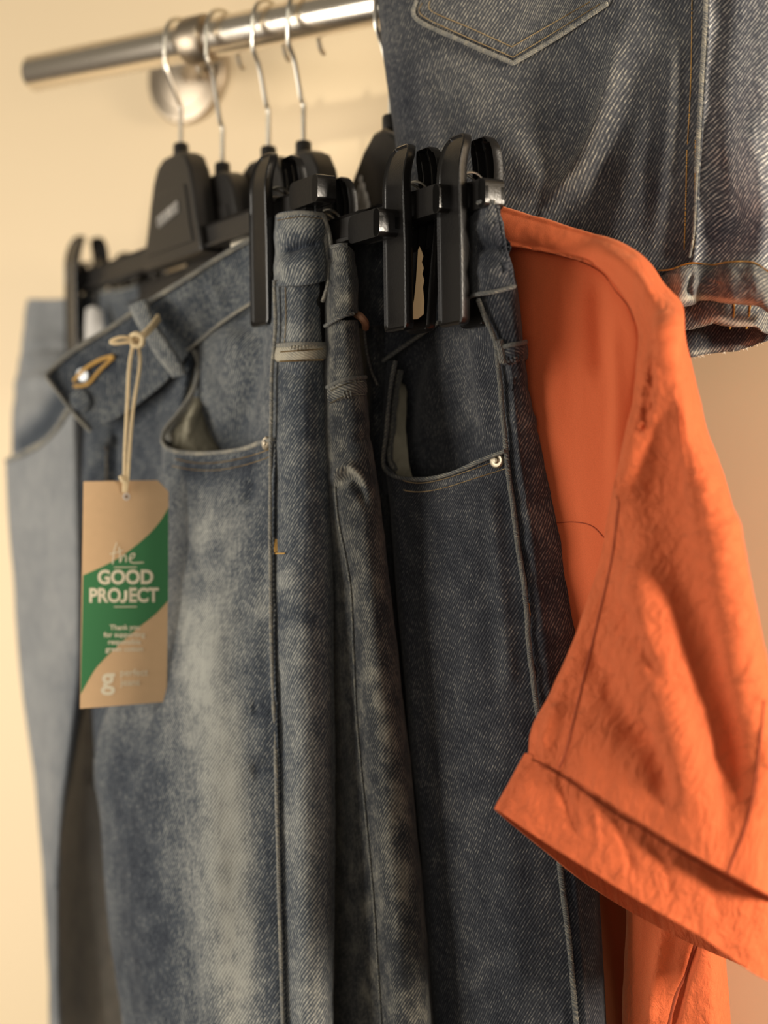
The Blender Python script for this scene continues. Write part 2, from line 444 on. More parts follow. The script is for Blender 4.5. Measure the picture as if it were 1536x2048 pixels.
thread_o = plain('gold_thread', (.62, .36, .09), .8, noise=.25, nscale=400)
thread_d = plain('faded_thread', (.30, .27, .20), .85, noise=.3, nscale=400)
metal_b = plain('worn_nickel', (.52, .45, .34), .50, 1, noise=.15, nscale=300)
lining_m = plain('pocket_lining', (.24, .22, .16), .9, noise=.35, nscale=90, bump=.3, bscale=500)
orange = cloth('orange_crinkle_cloth', (.64, .130, .044))
thread_r = plain('rust_thread', (.30, .05, .015), .85)
kraft = plain('kraft_card', (.66, .44, .245), .8, noise=.05, nscale=200)
green = plain('green_print', (.035, .19, .065), .7)
white_p = plain('cream_print', (.78, .70, .52), .8)
twine_m = plain('cotton_twine', (.78, .62, .38), .9, noise=.15, nscale=300, bump=.4, bscale=900)
cream = plain('cream_card', (.62, .44, .24), .8)
label_m = plain('care_label', (.75, .72, .68), .8)
leather = plain('tan_leather', (.30, .15, .08), .7)

# ---------------------------------------------------------------- the wall
mb = MB(); Wc = R0+NN*WALL_OFF
fr = (Wc, RD, NN, UP)
mb.prism([(-2.2, -1.75), (2.0, -1.75), (2.0, 1.0), (-2.2, 1.0)], fr, 0.0, 0.08)
wall = mb.build('wall_back', wall_m, smooth=False); tag(wall, None, kind='structure')
wt = P(700, 205, 1.2); k = (Wc-np.array([0, 0, CAMZ])).dot(NN)/((wt-np.array([0, 0, CAMZ])).dot(NN))
wt = np.array([0, 0, CAMZ])+(wt-np.array([0, 0, CAMZ]))*k
aim(spo, wt)

# ---------------------------------------------------------------- the rail
rail = empty('clothes_rail', 'chrome clothes rail on a round wall bracket behind the hanger hooks', 'clothes rail')
mb = MB(); e0 = on_rail(66); e1 = on_rail(1900)
r = .0128
mb.disc(e0, e1-e0, [(r*.2, .004), (r*.80, .0035), (r*.92, .0), (r, .0016), (r, np.linalg.norm(e1-e0))], 56)
mb.build('tube', chrome, rail, sharp=60)
mb = MB(); br = on_rail(400)
fq = P(380, 152, 1.0); kk = (R0+NN*WALL_OFF-np.array([0, 0, CAMZ])).dot(NN)/((fq-np.array([0, 0, CAMZ])).dot(NN))
fq = np.array([0, 0, CAMZ])+(fq-np.array([0, 0, CAMZ]))*kk          # centre of the flange on the wall
# ring that holds the tube, the leaning arm and the flange on the wall
mb.disc(br-RD*.009, RD, [(r+.0002, 0), (r+.0026, 0), (r+.0034, .002), (r+.0034, .016), (r+.0026, .018), (r+.0002, .018)], 48)
mb.build('bracket_ring', bracket_m, rail, sharp=40)
mb = MB(); ad_ = fq-br; la = np.linalg.norm(ad_); ad_ /= la
mb.disc(br+ad_*.013, ad_, [(.0070, 0), (.0070, la-.030), (.0095, la-.018)], 36)
mb.build('bracket_arm', bracket_m, rail, sharp=40)
mb = MB()
mb.disc(fq-NN*.0003, -NN, [(.0375, 0), (.0380, .003), (.0365, .0065), (.030, .0085), (.0285, .0075), (.016, .011), (.0001, .011)], 56)
fl = mb.build('flange', bracket_m, rail, sharp=40)
mb = MB(); q = fq-NN*.009+RD*(-.008)+UP*.019
mb.disc(q, -NN, [(.0052, 0), (.0052, .002), (.004, .003), (0.0001, .003)], 20)
s_ = mb.build('screw', plain('copper_screw', (.75, .30, .14), .3, 1), rail)

# ---------------------------------------------------------------- hangers
def rounded(w, h, r, n=5):
    pts = []
    for cx, cy, a0 in ((w/2-r, h/2-r, 0), (-w/2+r, h/2-r, 90), (-w/2+r, -h/2+r, 180), (w/2-r, -h/2+r, 270)):
        for k in range(n+1):
            a = math.radians(a0+90*k/n); pts.append((cx+r*math.cos(a), cy+r*math.sin(a)))
    return pts

def jaw_mesh(sign, w=.0245, h=.102, top=.0128, bot=.0108):
    """one long jaw of a clip: a slightly bent plate, rimmed outside, hollow and ribbed inside"""
    nz, nx = 70, 26; V = []; Fc = []
    def yc(z):                              # distance of the plate from the middle plane
        t = (z+h/2)/h
        y = bot+(top-bot)*t**1.25
        if t > .76: y -= .0066*((t-.76)/.24)**2
        return y
    zs = []
    for i in range(nz):
        a = -1+2*i/(nz-1); zs.append(h/2*math.copysign(1-(1-abs(a))**1.6, a))
    def hw(z):
        rt = .0085 if z > 0 else .004; dz = h/2-abs(z)
        if dz >= rt: k_ = 1
        else: k_ = 1-(rt-math.sqrt(max(0, rt*rt-(rt-dz)**2)))/(w/2)
        taper = 1-.10*max(0, z/(h/2))
        return w/2*k_*taper
    for side in (0, 1):                     # outer face, inner face
        for i, z in enumerate(zs):
            for j in range(nx):
                a = -1+2*j/(nx-1); x = hw(z)*a
                db = min(hw(z)-abs(x), h/2-abs(z))
                if side == 0: off = .0012*max(0, 1-(max(db-.0012, 0))/.0008) if db < .0020 else 0
                else:
                    ribs = min(abs(abs(x)-.0045), 1)
                    off = -.0046 if (db < .0016 or ribs < .0006 or z < -.005) else -.0008
                rim = min(1, db/.0010); off *= (.55+.45*rim)
                V.append((x, sign*(yc(z)+off), z))
    n = nz*nx
    for i in range(nz-1):
        for j in range(nx-1):
            a = i*nx+j
            Fc.append((a, a+1, a+nx+1, a+nx)); Fc.append((n+a, n+a+nx, n+a+nx+1, n+a+1))
    bd = [j for j in range(nx)]+[i*nx+nx-1 for i in range(1, nz)]+[(nz-1)*nx+j for j in range(nx-2, -1, -1)]+[i*nx for i in range(nz-2, 0, -1)]
    for a, b_ in zip(bd, bd[1:]+bd[:1]): Fc.append((a, a+n, b_+n, b_))
    return V, Fc
def make_mesh(name, V, Fc, mat, sharp=38):
    me = bpy.data.meshes.new(name); me.from_pydata([tuple(v) for v in V], [], Fc); me.update(); fix_normals(me); me.materials.append(mat)
    for p in me.polygons: p.use_smooth = True
    me.set_sharp_from_angle(angle=math.radians(sharp)); return me
jawF = make_mesh('front_jaw', *jaw_mesh(-1), black)
jawB = make_mesh('rear_jaw', *jaw_mesh(1, top=.0165, bot=.0060), black)
LOC = (np.zeros(3), np.array([1., 0, 0]), np.array([0, 1., 0]), UP)
def local_mesh(name, fn, mat, bevel=0):
    mb = MB(); fn(mb); me = bpy.data.meshes.new(name); me.from_pydata(mb.v, [], mb.f); me.update(); fix_normals(me); me.materials.append(mat)
    for p in me.polygons: p.use_smooth = True
    me.set_sharp_from_angle(angle=math.radians(35)); return me
def pivot_fn(mb):
    mb.prism(rounded(.019, .017, .004), LOC, -.0085, .0100)       # block that slides along the bar
pivot_me = local_mesh('slider', pivot_fn, black)
def spring_fn(mb):
    a = np.linspace(-2.4, 2.4, 30)
    for xx in (-.006, .006):
        mb.tube([(xx*.6, .0085*math.sin(t), .004+.0085*math.cos(t)) for t in a], .0007, 6)
spring_me = local_mesh('spring', spring_fn, wire_m)
def end_fn(mb):
    # open-topped rounded end of the bar
    mb.prism(rounded(.036, .0155, .0045), LOC, -.0058, -.0038)
    mb.prism(rounded(.036, .0155, .0045), LOC, .0038, .0058)
    mb.prism([(a-.0145, b) for a, b in rounded(.007, .0155, .003)], LOC, -.0058, .0058)
    mb.prism([(a, b-.0058) for a, b in rounded(.034, .003, .001)], LOC, -.0045, .0045)
    mb.prism([(a, b+.001) for a, b in rounded(.034, .0016, .0006)], LOC, -.0045, .0045)
end_me = local_mesh('bar_end', end_fn, black)

def hang_frame(u):
    return on_rail(u)
def solve_t(Mk, u, o=0.0):
    s = (u-768.0)/F; B = Mk+M*o
    t = (s*B[1]-B[0])/(H[0]-s*H[1]); return t
ROT = math.atan2(H[1], H[0])          # local x = H ; local y should be -M or M
def inst(me, name, par, t, y=0, z=0, rx=0, flip=1):
    o = bpy.data.objects.new(name, me); link(o, par); o.location = (t, y, z); o.rotation_euler = (rx, 0, 0)
    if flip < 0: o.rotation_euler = (rx, 0, math.pi)
    return o
# local frame of a hanger: x along H, z up, y = z cross x  ( = -M )
def hanger(u, label, near_u, far_u, zbar=1.575, body='bell', logo=None, lo=.200, clips=True, far_clip=True, droop=0, endz=0):
    Mk = on_rail(u)
    e = empty('clip_hanger' if clips else 'shirt_hanger', label, 'hanger', 'black hangers on the chrome rail' if clips else None)
    e.location = (Mk[0], Mk[1], 0); e.rotation_euler = (0, 0, ROT)
    zb = zbar
    # bar
    mb = MB(); prof = [(-.0045, -.0075), (.0045, -.0075), (.0045, -.0055), (.0022, -.0045), (.0022, .0062), (.0045, .0070), (-.0045, .0070), (-.0022, .0062), (-.0022, -.0045), (-.0045, -.0055)]
    if clips:
        V = []; n = len(prof)
        for x, dz in ((-lo, 0), (lo, 0)):
            V += [(x, a, b+zb+dz) for a, b in prof]
        Fc = [tuple(range(n)), tuple(range(2*n-1, n-1, -1))]+[(i, (i+1) % n, (i+1) % n+n, i+n) for i in range(n)]
        mb.add(V, Fc)
        mb.build('bar', black2, e, smooth=False)
        for s in (-1, 1):
            o = inst(end_me, 'bar_end', e, s*(lo+.004), 0, zb+endz, flip=1 if s < 0 else -1)
    # body
    mb = MB(); zt = .061
    if body == 'bell':
        half = [(.014, zt), (.024, zt-.004), (.032, zt-.014), (.038, zt-.030), (.044, .012), (.050, -.002), (.052, -.010)]
        poly = half+[(-a, b) for a, b in reversed(half)]
        mb.prism(poly, (np.array([0, 0, zb]), np.array([1., 0, 0]), np.array([0, 1., 0]), UP), -.0075, .0075)
        mb.build('body', black2, e, bevel=.0022, seg=4)
        mb = MB(); mb.prism(half[2:6]+[(-a, b) for a, b in reversed(half[2:6])], (np.array([0, 0, zb]), np.array([.78, 0, 0]), np.array([0, 1., 0]), UP*.8), .0075, .0084)
        mb.build('face_plate', black2, e, bevel=.0006)
    else:
        # shoulder hanger: arms that fall away from the middle
        pts_t = []; pts_b = []
        for k in range(25):
            x = -.125+.32*k/24; a = abs(x)
            z = zt-.002-.040*(1-math.exp(-(a/.036)**2.4))-.42*max(0, a-.05)
            pts_t.append((x, z)); pts_b.append((x, z-.024-.026*math.exp(-(a/.05)**2)+.008*(a/.205)))
        mb.prism(pts_t+pts_b[::-1], (np.array([0, 0, zb+.002]), np.array([1., 0, 0]), np.array([0, 1., 0]), UP), -.008, .008)
        mb.build('body', black, e, bevel=.0035, seg=4)
    mb = MB(); mb.disc((0, 0, zb+zt-.003), UP, [(.0052, 0), (.0052, .010), (.0042, .0115), (.002, .0115)], 20)
    mb.build('hook_collar', black2, e)
    # hook: lies across the rail
    c_, s__ = math.cos(-ROT), math.sin(-ROT)
    nl = np.array([NN[0]*c_-NN[1]*s__, NN[0]*s__+NN[1]*c_, 0])
    zr = Mk[2]; R = r+.0018+.0016
    pts = [(0, zb+zt), (0, zb+zt+.012), (0, zb+zt+.024), (0, zb+zt+.032), (-.003, zb+zt+.037), (-R*.6, zr-.028), (-R*.97, zr-.019), (-R*1.02, zr-.010), (-R, zr)]
    for k in range(1, 11):
        a = math.pi*k/10; pts.append((-R*math.cos(a), zr+R*math.sin(a)))
    pts += [(R*1.02, zr-.008), (R*1.15, zr-.014), (R*1.4, zr-.017)]
    pw = spline([nl*a+UP*b for a, b in pts], 130)
    mb = MB(); mb.tube(pw, .00155, 10); mb.build('hook', wire_m, e)
    # clips
    if clips:
        for uu, on in ((near_u, True), (far_u, far_clip)):
            if uu is None or not on: continue
            t = solve_t(Mk, uu, -.010)
            g = bpy.data.objects.new('clip', pivot_me); link(g, e); g.location = (t, 0, zb)
            for me_, nm in ((jawF, 'front_jaw'), (jawB, 'rear_jaw')):
                j = bpy.data.objects.new(nm, me_); link(j, g); j.rotation_euler = (0, 0, math.pi); j.location = (0, 0, -.0165+droop)
            sg = bpy.data.objects.new('spring', spring_me); link(sg, g); sg.location = (0, 0, .002)
    return e, Mk

g1, M1 = hanger(362, 'black clip hanger with a broad bell body, gripping the pale washed jeans', 523, 146, zbar=1.577, lo=.190, endz=.004)
g2, M2 = hanger(445, 'black clip hanger directly behind the bell-bodied one, holding the dark worn jeans', 622, 190, zbar=1.560, endz=-.003)
g3, M3 = hanger(537, 'black clip hanger whose glossy near clip stands beside the cream paper hook', 795, 236, zbar=1.566)
g4, M4 = hanger(607, 'black clip hanger with the glossy near clip closest to the orange shirt', 905, 262, zbar=1.566)
g5, M5 = hanger(781, 'black shoulder hanger with a pale logo inside the orange shirt', None, None, clips=False, body='shoulder', zbar=1.574)
# faint prints
def squiggle(par, name, strokes, y, rad=.0006, label=None):
    mb = MB()
    for st in strokes: mb.tube([(a, y, b) for a, b in spline(st, 24)], rad, 5)
    o = mb.build(name, print_m, par)
    if label: o['label'] = label
squiggle(g1, 'logo_print', [[(-.002+.0*k, 1.597), (.001, 1.603), (.0, 1.597)] for k in range(1)]+
         [[(.018-.006*k, 1.592+.001*k), (.020-.006*k, 1.598+.001*k), (.016-.006*k, 1.599+.001*k), (.015-.006*k, 1.592+.001*k)] for k in range(6)], .0086, .0007, 'small pale printed word')
# pale emblem of the shoulder hanger
mb = MB()
for cx, cz, rr in ((.026, 1.592, .0055), (.019, 1.590, .0055), (.0225, 1.597, .0045), (.030, 1.588, .0035), (.014, 1.586, .0035), (.024, 1.6035, .0022), (.024, 1.584, .004)):
    mb.disc((cx*.8+.004, .0078, cz+.004), (0, 1, 0), [(rr, 0), (rr, .0005), (0.0001, .0005)], 20)
o = mb.build('logo_print', print_m, g5); o['label'] = 'pale printed emblem'

# ---------------------------------------------------------------- washed blue jeans (clipped furthest left)
def W_(rows): return rows
j2 = empty('jeans', 'pale washed blue jeans with an open button fly, hanging leftmost under the paper swing tag', 'jeans', 'jeans on the rail')
body_rows = [
 (560, [(400,1.07),(450,1.05),(505,1.03),(553,.966),(600,.952),(646,.958),(636,.985),(520,1.05),(430,1.09)]),
 (640, [(397,1.065),(450,1.04),(505,1.015),(555,.966),(600,.950),(642,.957),(632,.985),(520,1.05),(430,1.09)]),
 (700, [(395,1.06),(445,1.03),(505,1.005),(556,.965),(602,.949),(645,.957),(636,.985),(520,1.05),(430,1.09)]),
 (790, [(380,1.07),(430,1.045),(495,1.015),(552,.964),(605,.948),(651,.957),(640,.985),(500,1.06),(420,1.10)]),
 (900, [(345,1.09),(420,1.065),(490,1.025),(550,.965),(605,.948),(655,.957),(642,.985),(500,1.06),(400,1.11)]),
 (1000,[(335,1.10),(400,1.07),(480,1.03),(549,.966),(605,.949),(657,.958),(642,.985),(500,1.07),(380,1.12)]),
 (1150,[(300,1.10),(380,1.07),(470,1.03),(545,.968),(602,.951),(659,.959),(642,.987),(480,1.08),(340,1.13)]),
 (1300,[(245,1.11),(340,1.07),(450,1.02),(549,.968),(605,.950),(660,.959),(642,.987),(450,1.08),(300,1.13)]),
 (1500,[(205,1.12),(300,1.06),(440,1.01),(557,.966),(608,.950),(661,.959),(645,.99),(430,1.08),(260,1.14)]),
 (1800,[(225,1.12),(310,1.05),(440,1.005),(563,.964),(612,.950),(660,.959),(645,.99),(430,1.08),(280,1.14)]),
 (2100,[(262,1.12),(330,1.05),(450,1.0),(571,.964),(615,.950),(658,.959),(645,.99),(450,1.08),(320,1.14)]),
 (2700,[(320,1.12),(390,1.05),(480,1.0),(580,.966),(625,.952),(665,.961),(650,.99),(500,1.08),(380,1.14)]),
]
R_ = [[(u, v, d) for u, d in cs] for v, cs in body_rows]
B2 = Surf(R_, 420, 240, closed=True, ref=80)
B2.noise(.035, .0012, 5, (1, 1, 2.2)); B2.noise(.010, .0004, 9, (1, 1, 1))
for pth, w, a in (([(565,512),(610,505),(650,490)], 9, -.002), ([(575,612),(620,606),(650,600)], 9, -.0014), ([(562,738),(600,752),(650,750)], 10, -.0016),
                  ([(560,1150),(600,1170),(650,1160)], 22, .0014), ([(560,1240),(600,1235),(650,1245)], 16, -.0012), ([(560,960),(610,975),(650,950)], 20, -.001),
                  ([(450,640),(470,760),(440,880)], 30, .004), ([(520,640),(505,760),(475,880)], 16, -.004)):
    B2.fold(pth, w, a)
B2.wash([(600,640),(605,700)], 40, .25); B2.wash([(610,1100),(605,1400),(612,1700),(620,2100)], 44, .20)
B2.wash([(600,760),(610,830),(600,880)], 34, -.14); B2.wash([(575,1215),(610,1230),(640,1240)], 24, -.2)
B2.wash([(440,640),(430,740),(400,860)], 50, .06); B2.wash([(560,1140),(575,1180)], 26, .3)
B2.blotch(.02, .16, 4, (1, 1, 1.6))
B2.build('legs', den2, j2)
# front panel, from the pocket mouth down
fp = [
 [(338,884,1.085),(325,884,1.052),(362,904,1.034),(425,905,1.016),(485,897,.998),(525,884,.978),(549,878,.961)],
 [(338,915,1.085),(325,915,1.053),(365,928,1.032),(425,928,1.013),(485,918,.995),(527,908,.975),(549,905,.960)],
 [(340,975,1.09),(326,975,1.056),(368,975,1.030),(425,975,1.008),(485,970,.990),(528,965,.972),(548,962,.960)],
 [(340,1100,1.095),(322,1100,1.060),(366,1100,1.028),(425,1100,1.002),(485,1100,.984),(526,1100,.970),(545,1100,.961)],
 [(290,1300,1.11),(262,1300,1.078),(330,1300,1.035),(400,1300,1.000),(475,1300,.980),(524,1300,.968),(548,1300,.961)],
 [(214,1500,1.125),(193,1500,1.085),(280,1500,1.032),(375,1500,.992),(465,1500,.974),(524,1500,.965),(556,1500,.960)],
 [(222,1650,1.125),(202,1650,1.085),(285,1650,1.028),(380,1650,.988),(468,1650,.972),(526,1650,.964),(559,1650,.959)],
 [(236,1850,1.125),(219,1850,1.085),(300,1850,1.022),(395,1850,.984),(478,1850,.970),(530,1850,.963),(564,1850,.958)],
 [(268,2100,1.125),(254,2100,1.085),(330,2100,1.020),(415,2100,.984),(490,2100,.970),(538,2100,.963),(571,2100,.958)],
 [(330,2700,1.12),(318,2700,1.085),(390,2700,1.02),(450,2700,.984),(510,2700,.972),(550,2700,.965),(580,2700,.960)],
]
fp = [r_[:-1]+[(r_[-1][0]+1, r_[-1][1], r_[-1][2]+.0022)] for r_ in fp]
F2 = Surf(fp, 420, 170, ref=169)
F2.noise(.045, .0022, 11, (1, 1, 2.6)); F2.noise(.012, .0005, 12)
F2.fold([(505,950),(498,985),(490,1010)], 12, -.003); F2.fold([(530,1000),(528,1150),(532,1400)], 14, -.0022)
F2.fold([(350,1000),(380,1120),(470,1160)], 26, -.002); F2.fold([(470,1240),(520,1225),(550,1215)], 16, -.0016)
F2.fold([(500,1420),(530,1415),(552,1425)], 18, -.002); F2.fold([(500,1545),(535,1535),(555,1540)], 18, -.002)
F2.fold([(430,1300),(430,1600),(440,1900),(450,2100)], 40, .003, taper=False)
F2.wash([(380,1130),(420,1400),(445,1600),(455,1850),(465,2100)], 62, .42, .35)
F2.wash([(460,1560),(470,1800),(485,2100)], 30, .16, .6)
F2.wash([(370,1020),(400,1060),(480,1040)], 36, .16); F2.wash([(528,1160),(525,1240)], 20, .22)
F2.wash([(535,1000),(535,1100)], 18, -.16); F2.wash([(350,935),(440,945),(520,920)], 22, -.25)
F2.wash([(500,960),(495,1000)], 16, -.25); F2.wash([(490,1160),(530,1150)], 22, -.15)
F2.wash([(260,1450),(260,1600),(290,1850),(320,2080)], 60, -.22, .5)
F2.wash([(530,1650),(535,1850),(540,2100)], 28, -.16, .6); F2.wash([(500,1420),(545,1425)], 16, -.2); F2.wash([(510,1545),(550,1540)], 16, -.2)
F2.blotch(.022, .20, 6, (1, 1, 1.8))
F2.build('front_panel', den2, j2)
# fly panel behind
fl_rows = [
 [(150,730,1.15),(190,730,1.125),(260,730,1.105),(330,720,1.085),(380,690,1.062),(400,690,1.075)],
 [(150,830,1.15),(185,830,1.122),(255,830,1.105),(320,820,1.085),(360,815,1.066),(378,815,1.08)],
 [(155,900,1.15),(180,900,1.120),(240,900,1.108),(290,895,1.09),(327,880,1.068),(345,880,1.085)],
 [(160,1000,1.15),(178,1000,1.122),(235,1000,1.11),(290,1000,1.095),(335,1000,1.075),(350,1000,1.09)],
 [(170,1250,1.16),(182,1250,1.128),(225,1250,1.112),(270,1250,1.10),(310,1250,1.09),(330,1250,1.10)],
 [(185,1500,1.17),(192,1500,1.14),(205,1500,1.12),(225,1500,1.11),(250,1500,1.10),(270,1500,1.10)],
 [(186,1580,1.18),(190,1580,1.15),(200,1580,1.13),(215,1580,1.12),(230,1580,1.11),(250,1580,1.11)],
]
FL = Surf(fl_rows, 200, 90, ref=45)
FL.noise(.03, .002, 21, (1, 1, 1.8)); FL.fold([(228,850),(226,920),(226,1000)], 9, -.004); FL.fold([(190,895),(215,885),(230,870)], 8, .003)
FL.fade += -.14; FL.blotch(.02, .14, 5)  # even darkening paints in the shadow over the fly
FL.build('fly_panel', den2, j2)
# pocket mouth: a rolled, top-stitched edge from the waistband round to the rivet
def lip_path_tube(pts, w, thick, mat, parent, name='pocket_edge', seed=1):
    X = spline([P(*p) for p in pts], 120)
    mb = MB(); rr = w*(.9+.1*np.sin(np.linspace(0, 30, 120)))
    mb.tube(X, rr, 10); return mb.build(name, mat, parent)
lip_path_tube([(381,690,1.060),(393,712,1.056),(396,745,1.054),(385,785,1.056),(358,825,1.058),(332,858,1.055),(325,882,1.049),(338,898,1.040),(375,906,1.030),(425,906,1.015),(485,898,.996),(525,884,.976),(545,879,.962)], .0016, 0, seam_m, j2)
lip_path_tube([(386,694,1.072),(402,730,1.068),(398,770,1.066),(378,810,1.064),(352,842,1.062),(338,866,1.06),(345,884,1.058)], .0026, 0, seam_m, j2, 'pocket_facing')
LN = Surf([[(392,730,1.068),(405,760,1.07),(425,790,1.075)],[(365,815,1.066),(395,820,1.06),(432,830,1.07)],[(340,865,1.062),(385,870,1.05),(438,880,1.062)],[(345,900,1.058),(390,905,1.045),(440,905,1.055)]], 60, 50)
LN.noise(.012, .003, 3); LN.fold([(375,870),(400,800),(412,770)], 8, .005); LN.build('pocket_lining', lining_m, j2)
mb = MB()
stitches(mb, F2, [(352,918),(390,926),(440,925),(495,914),(543,898)], r=.00035)
stitches(mb, F2, [(345,932),(390,940),(440,940),(495,929),(546,912)], r=.0003)
stitches(mb, FL, [(213,880),(213,1000)], r=.0003)
mb.build('stitching', thread_t, j2)
# rivet
def rivet(S, u, v, parent, rad=.0040):
    p, n = S.pick(u, v); mb = MB()
    mb.disc(p+n*.0002, n, [(rad, 0), (rad*1.0, .0010), (rad*.86, .0016), (rad*.45, .0011), (rad*.38, .0013), (rad*.34, .0024), (rad*.15, .0028), (0.00001, .0028)], 28)
    return mb.build('rivet', metal_b, parent, sharp=50)
rivet(F2, 535, 887, j2, .0041)
# side seam: dark groove and worn, corded edge
mb = MB()
cord(mb, B2, [(558,575),(560,640),(558,690),(553,742),(552,820),(551,900),(550,1000),(549,1080),(550,1120),(551,1250),(555,1400),(559,1500),(564,1700),(568,1850),(574,2080)], .00095, .0030)
mb.build('side_seam', seam_m, j2)
mb = MB(); stitches(mb, B2, [(572,575),(573,640),(570,690)], r=.0004, lift=.0005)
mb.build('seam_stitching', thread_t, j2)
mb = MB()
X, N = B2.path([(553,1078),(554,1104)], .0008, .0006); 
for k in range(-2, 3): mb.tube(X+np.array([.0004*k, 0, 0]), .0004, 5)
X, N = B2.path([(550,1107),(572,1107)], .0008, .0008); mb.tube(X, .0004, 5)
mb.build('bar_tack', thread_o, j2)

# waistband
wb_cols = [((92,752,1.100),(180,862,1.105)),((110,733,1.100),(200,850,1.100)),((150,700,1.092),(240,832,1.092)),((230,650,1.078),(300,790,1.078)),((300,603,1.060),(345,748,1.064)),
 ((370,560,1.040),(397,682,1.052)),((440,515,1.028),(450,638,1.034)),((505,478,1.014),(508,600,1.016)),((543,440,.992),(543,576,.992)),((560,426,.960),(553,572,.960)),
 ((600,421,.949),(602,570,.946)),((640,425,.949),(646,563,.948)),((650,436,.960),(652,560,.960)),((630,450,.985),(640,560,.985)),((560,470,1.03),(560,575,1.03)),((480,490,1.09),(480,590,1.09)),
 ((400,528,1.15),(400,620,1.15)),((330,556,1.20),(330,650,1.20)),((250,582,1.25),(250,672,1.25)),((190,588,1.285),(190,675,1.285)),((160,600,1.298),(160,690,1.298)),((147,628,1.292),(147,712,1.292))]
cols = []
for tp, bt in wb_cols:
    tp = P(*tp); bt = P(*bt); c = []
    dr = np.array([0, -1., 0])*.0012
    for a in (0, .1, .3, .5, .7, .9, 1): c.append(tp*(1-a)+bt*a)
    cols.append(c)
rows = [[cols[i][k] for i in range(len(cols))] for k in range(7)]
WB = Surf(rows, 60, 420, world=True, ref=200)
WB.noise(.02, .0009, 4)
WB.fold([(560,505),(600,492),(650,480)], 9, -.0042); WB.fold([(556,470),(600,455),(645,455)], 18, .0022); WB.fold([(553,535),(600,530),(648,525)], 16, .0026)
WB.fold([(320,600),(370,640),(390,680)], 14, -.003); WB.fold([(420,560),(450,620)], 12, .002)
WB.wash([(560,450),(640,445)], 26, .26); WB.wash([(556,545),(640,540)], 22, .24); WB.wash([(570,503),(640,488)], 10, -.30); WB.wash([(556,455),(556,560)], 12, .2)
WB.wash([(110,760),(200,740),(300,650)], 60, -.14)
WB.blotch(.02, .12, 8)
WB.build('waistband', den2, j2, thick=.0028)
mb = MB()
cord(mb, WB, [(556,432),(600,425),(645,429)], .0008, .0002); mb.build('waistband_piping', seam_m, j2); mb = MB(); cord(mb, WB, [(552,566),(600,565),(646,559)], .0013, .0006)
mb.build('waistband_piping', seam_m, j2)
mb = MB()
def px_tube(mb, pts, rad, n=7): mb.tube(spline([P(*p) for p in pts], 90), rad, n)
px_tube(mb, [(92,752,1.099),(110,732,1.099),(150,699,1.091),(230,649,1.077),(300,602,1.059),(370,559,1.039),(440,514,1.027),(505,477,1.013)], .0017)
px_tube(mb, [(92,752,1.099),(120,790,1.100),(150,828,1.102),(181,862,1.104)], .0015)
px_tube(mb, [(375,700,1.053),(397,683,1.050),(450,640,1.030),(508,602,1.010)], .0012)
px_tube(mb, [(480,489,1.089),(400,527,1.149),(330,555,1.199),(250,581,1.249),(190,587,1.284),(160,599,1.297),(146,628,1.291),(143,680,1.29)], .0022)
mb.build('waistband_edging', seam_m, j2)
mb = MB()
stitches(mb, WB, [(556,560),(600,558),(645,553)], r=.0003); stitches(mb, WB, [(556,441),(600,434),(645,438)], r=.00025, gap=.0008)
mb.build('waistband_stitching', thread_t, j2)
# buttonhole, button behind
X, N = WB.path([(148,768),(170,744),(200,722),(228,712)], .001, .0012)
mb = MB(); X2, N2 = WB.path([(150,762),(172,738),(205,718),(230,711)], .001, .0016); mb.tube(X2, .0013, 7); X3, _ = WB.path([(150,772),(178,768),(200,742),(230,714)], .001, .0012); mb.tube(X3, .0011, 7)
mb.build('buttonhole', thread_o, j2)
p, n = WB.pick(168, 750); mb = MB(); mb.disc(p+n*.0012, n, [(.0048, -.001), (.0048, .0006), (.0040, .0010), (.0036, .0006), (.0001, .0008)], 28)
o = mb.build('button', plain('pale_nickel', (.50, .52, .54), .45, 1), j2)
p, n = WB.pick(163, 800); mb = MB(); mb.disc(p+n*.0002, n, [(.0075, 0), (.0072, .0024), (.0055, .0030), (.0001, .0030)], 28)
mb.build('button_bump', den2, j2)
# belt loops
lr = [((256,611,1.060),(294,597,1.052)),((273,646,1.056),(307,636,1.048)),((299,691,1.054),(336,680,1.046)),((324,728,1.054),(360,716,1.046)),((346,756,1.058),(375,748,1.052))]
L1 = Surf([[(a_[0]*(1-f)+b_[0]*f, a_[1]*(1-f)+b_[1]*f, a_[2]*(1-f)+b_[2]*f-.004*math.sin(math.pi*f)**.5) for f in (0, .12, .35, .65, .88, 1)] for a_, b_ in lr], 90, 24)
L1.noise(.01, .0006, 7); L1.fade += .14; L1.wash([(262,625),(300,700),(345,750)], 6, .2); L1.build('belt_loop', den2, j2, thick=.0018)
L2 = rib(B2, [(556,708),(600,706),(645,704)], .0098, .0022, .0006, cols=11); L2.fade += .24; L2.build('belt_loop', seam_m, j2, thick=.001)
mb = MB(); stitches(mb, L2, [(562,704),(645,698)], r=.0004); stitches(mb, L2, [(560,722),(645,719)], r=.00045, gap=.0004)
mb.build('loop_stitching', thread_t, j2)
mb = MB(); cord(mb, B2, [(554,692),(600,690),(647,690)], .0011, .0016); mb.build('loop_edge', seam_m, j2)
# the folded loop that stands out at the near edge
mb = MB(); px_tube(mb, [(640,426,.950),(652,445,.950),(661,480,.951),(662,520,.951),(658,560,.952),(650,590,.953),(645,603,.955)], .0012)
px_tube(mb, [(643,430,.952),(650,450,.953),(654,485,.955),(654,520,.955),(650,560,.956)], .0022)
mb.build('belt_loop_edge', seam_m, j2)
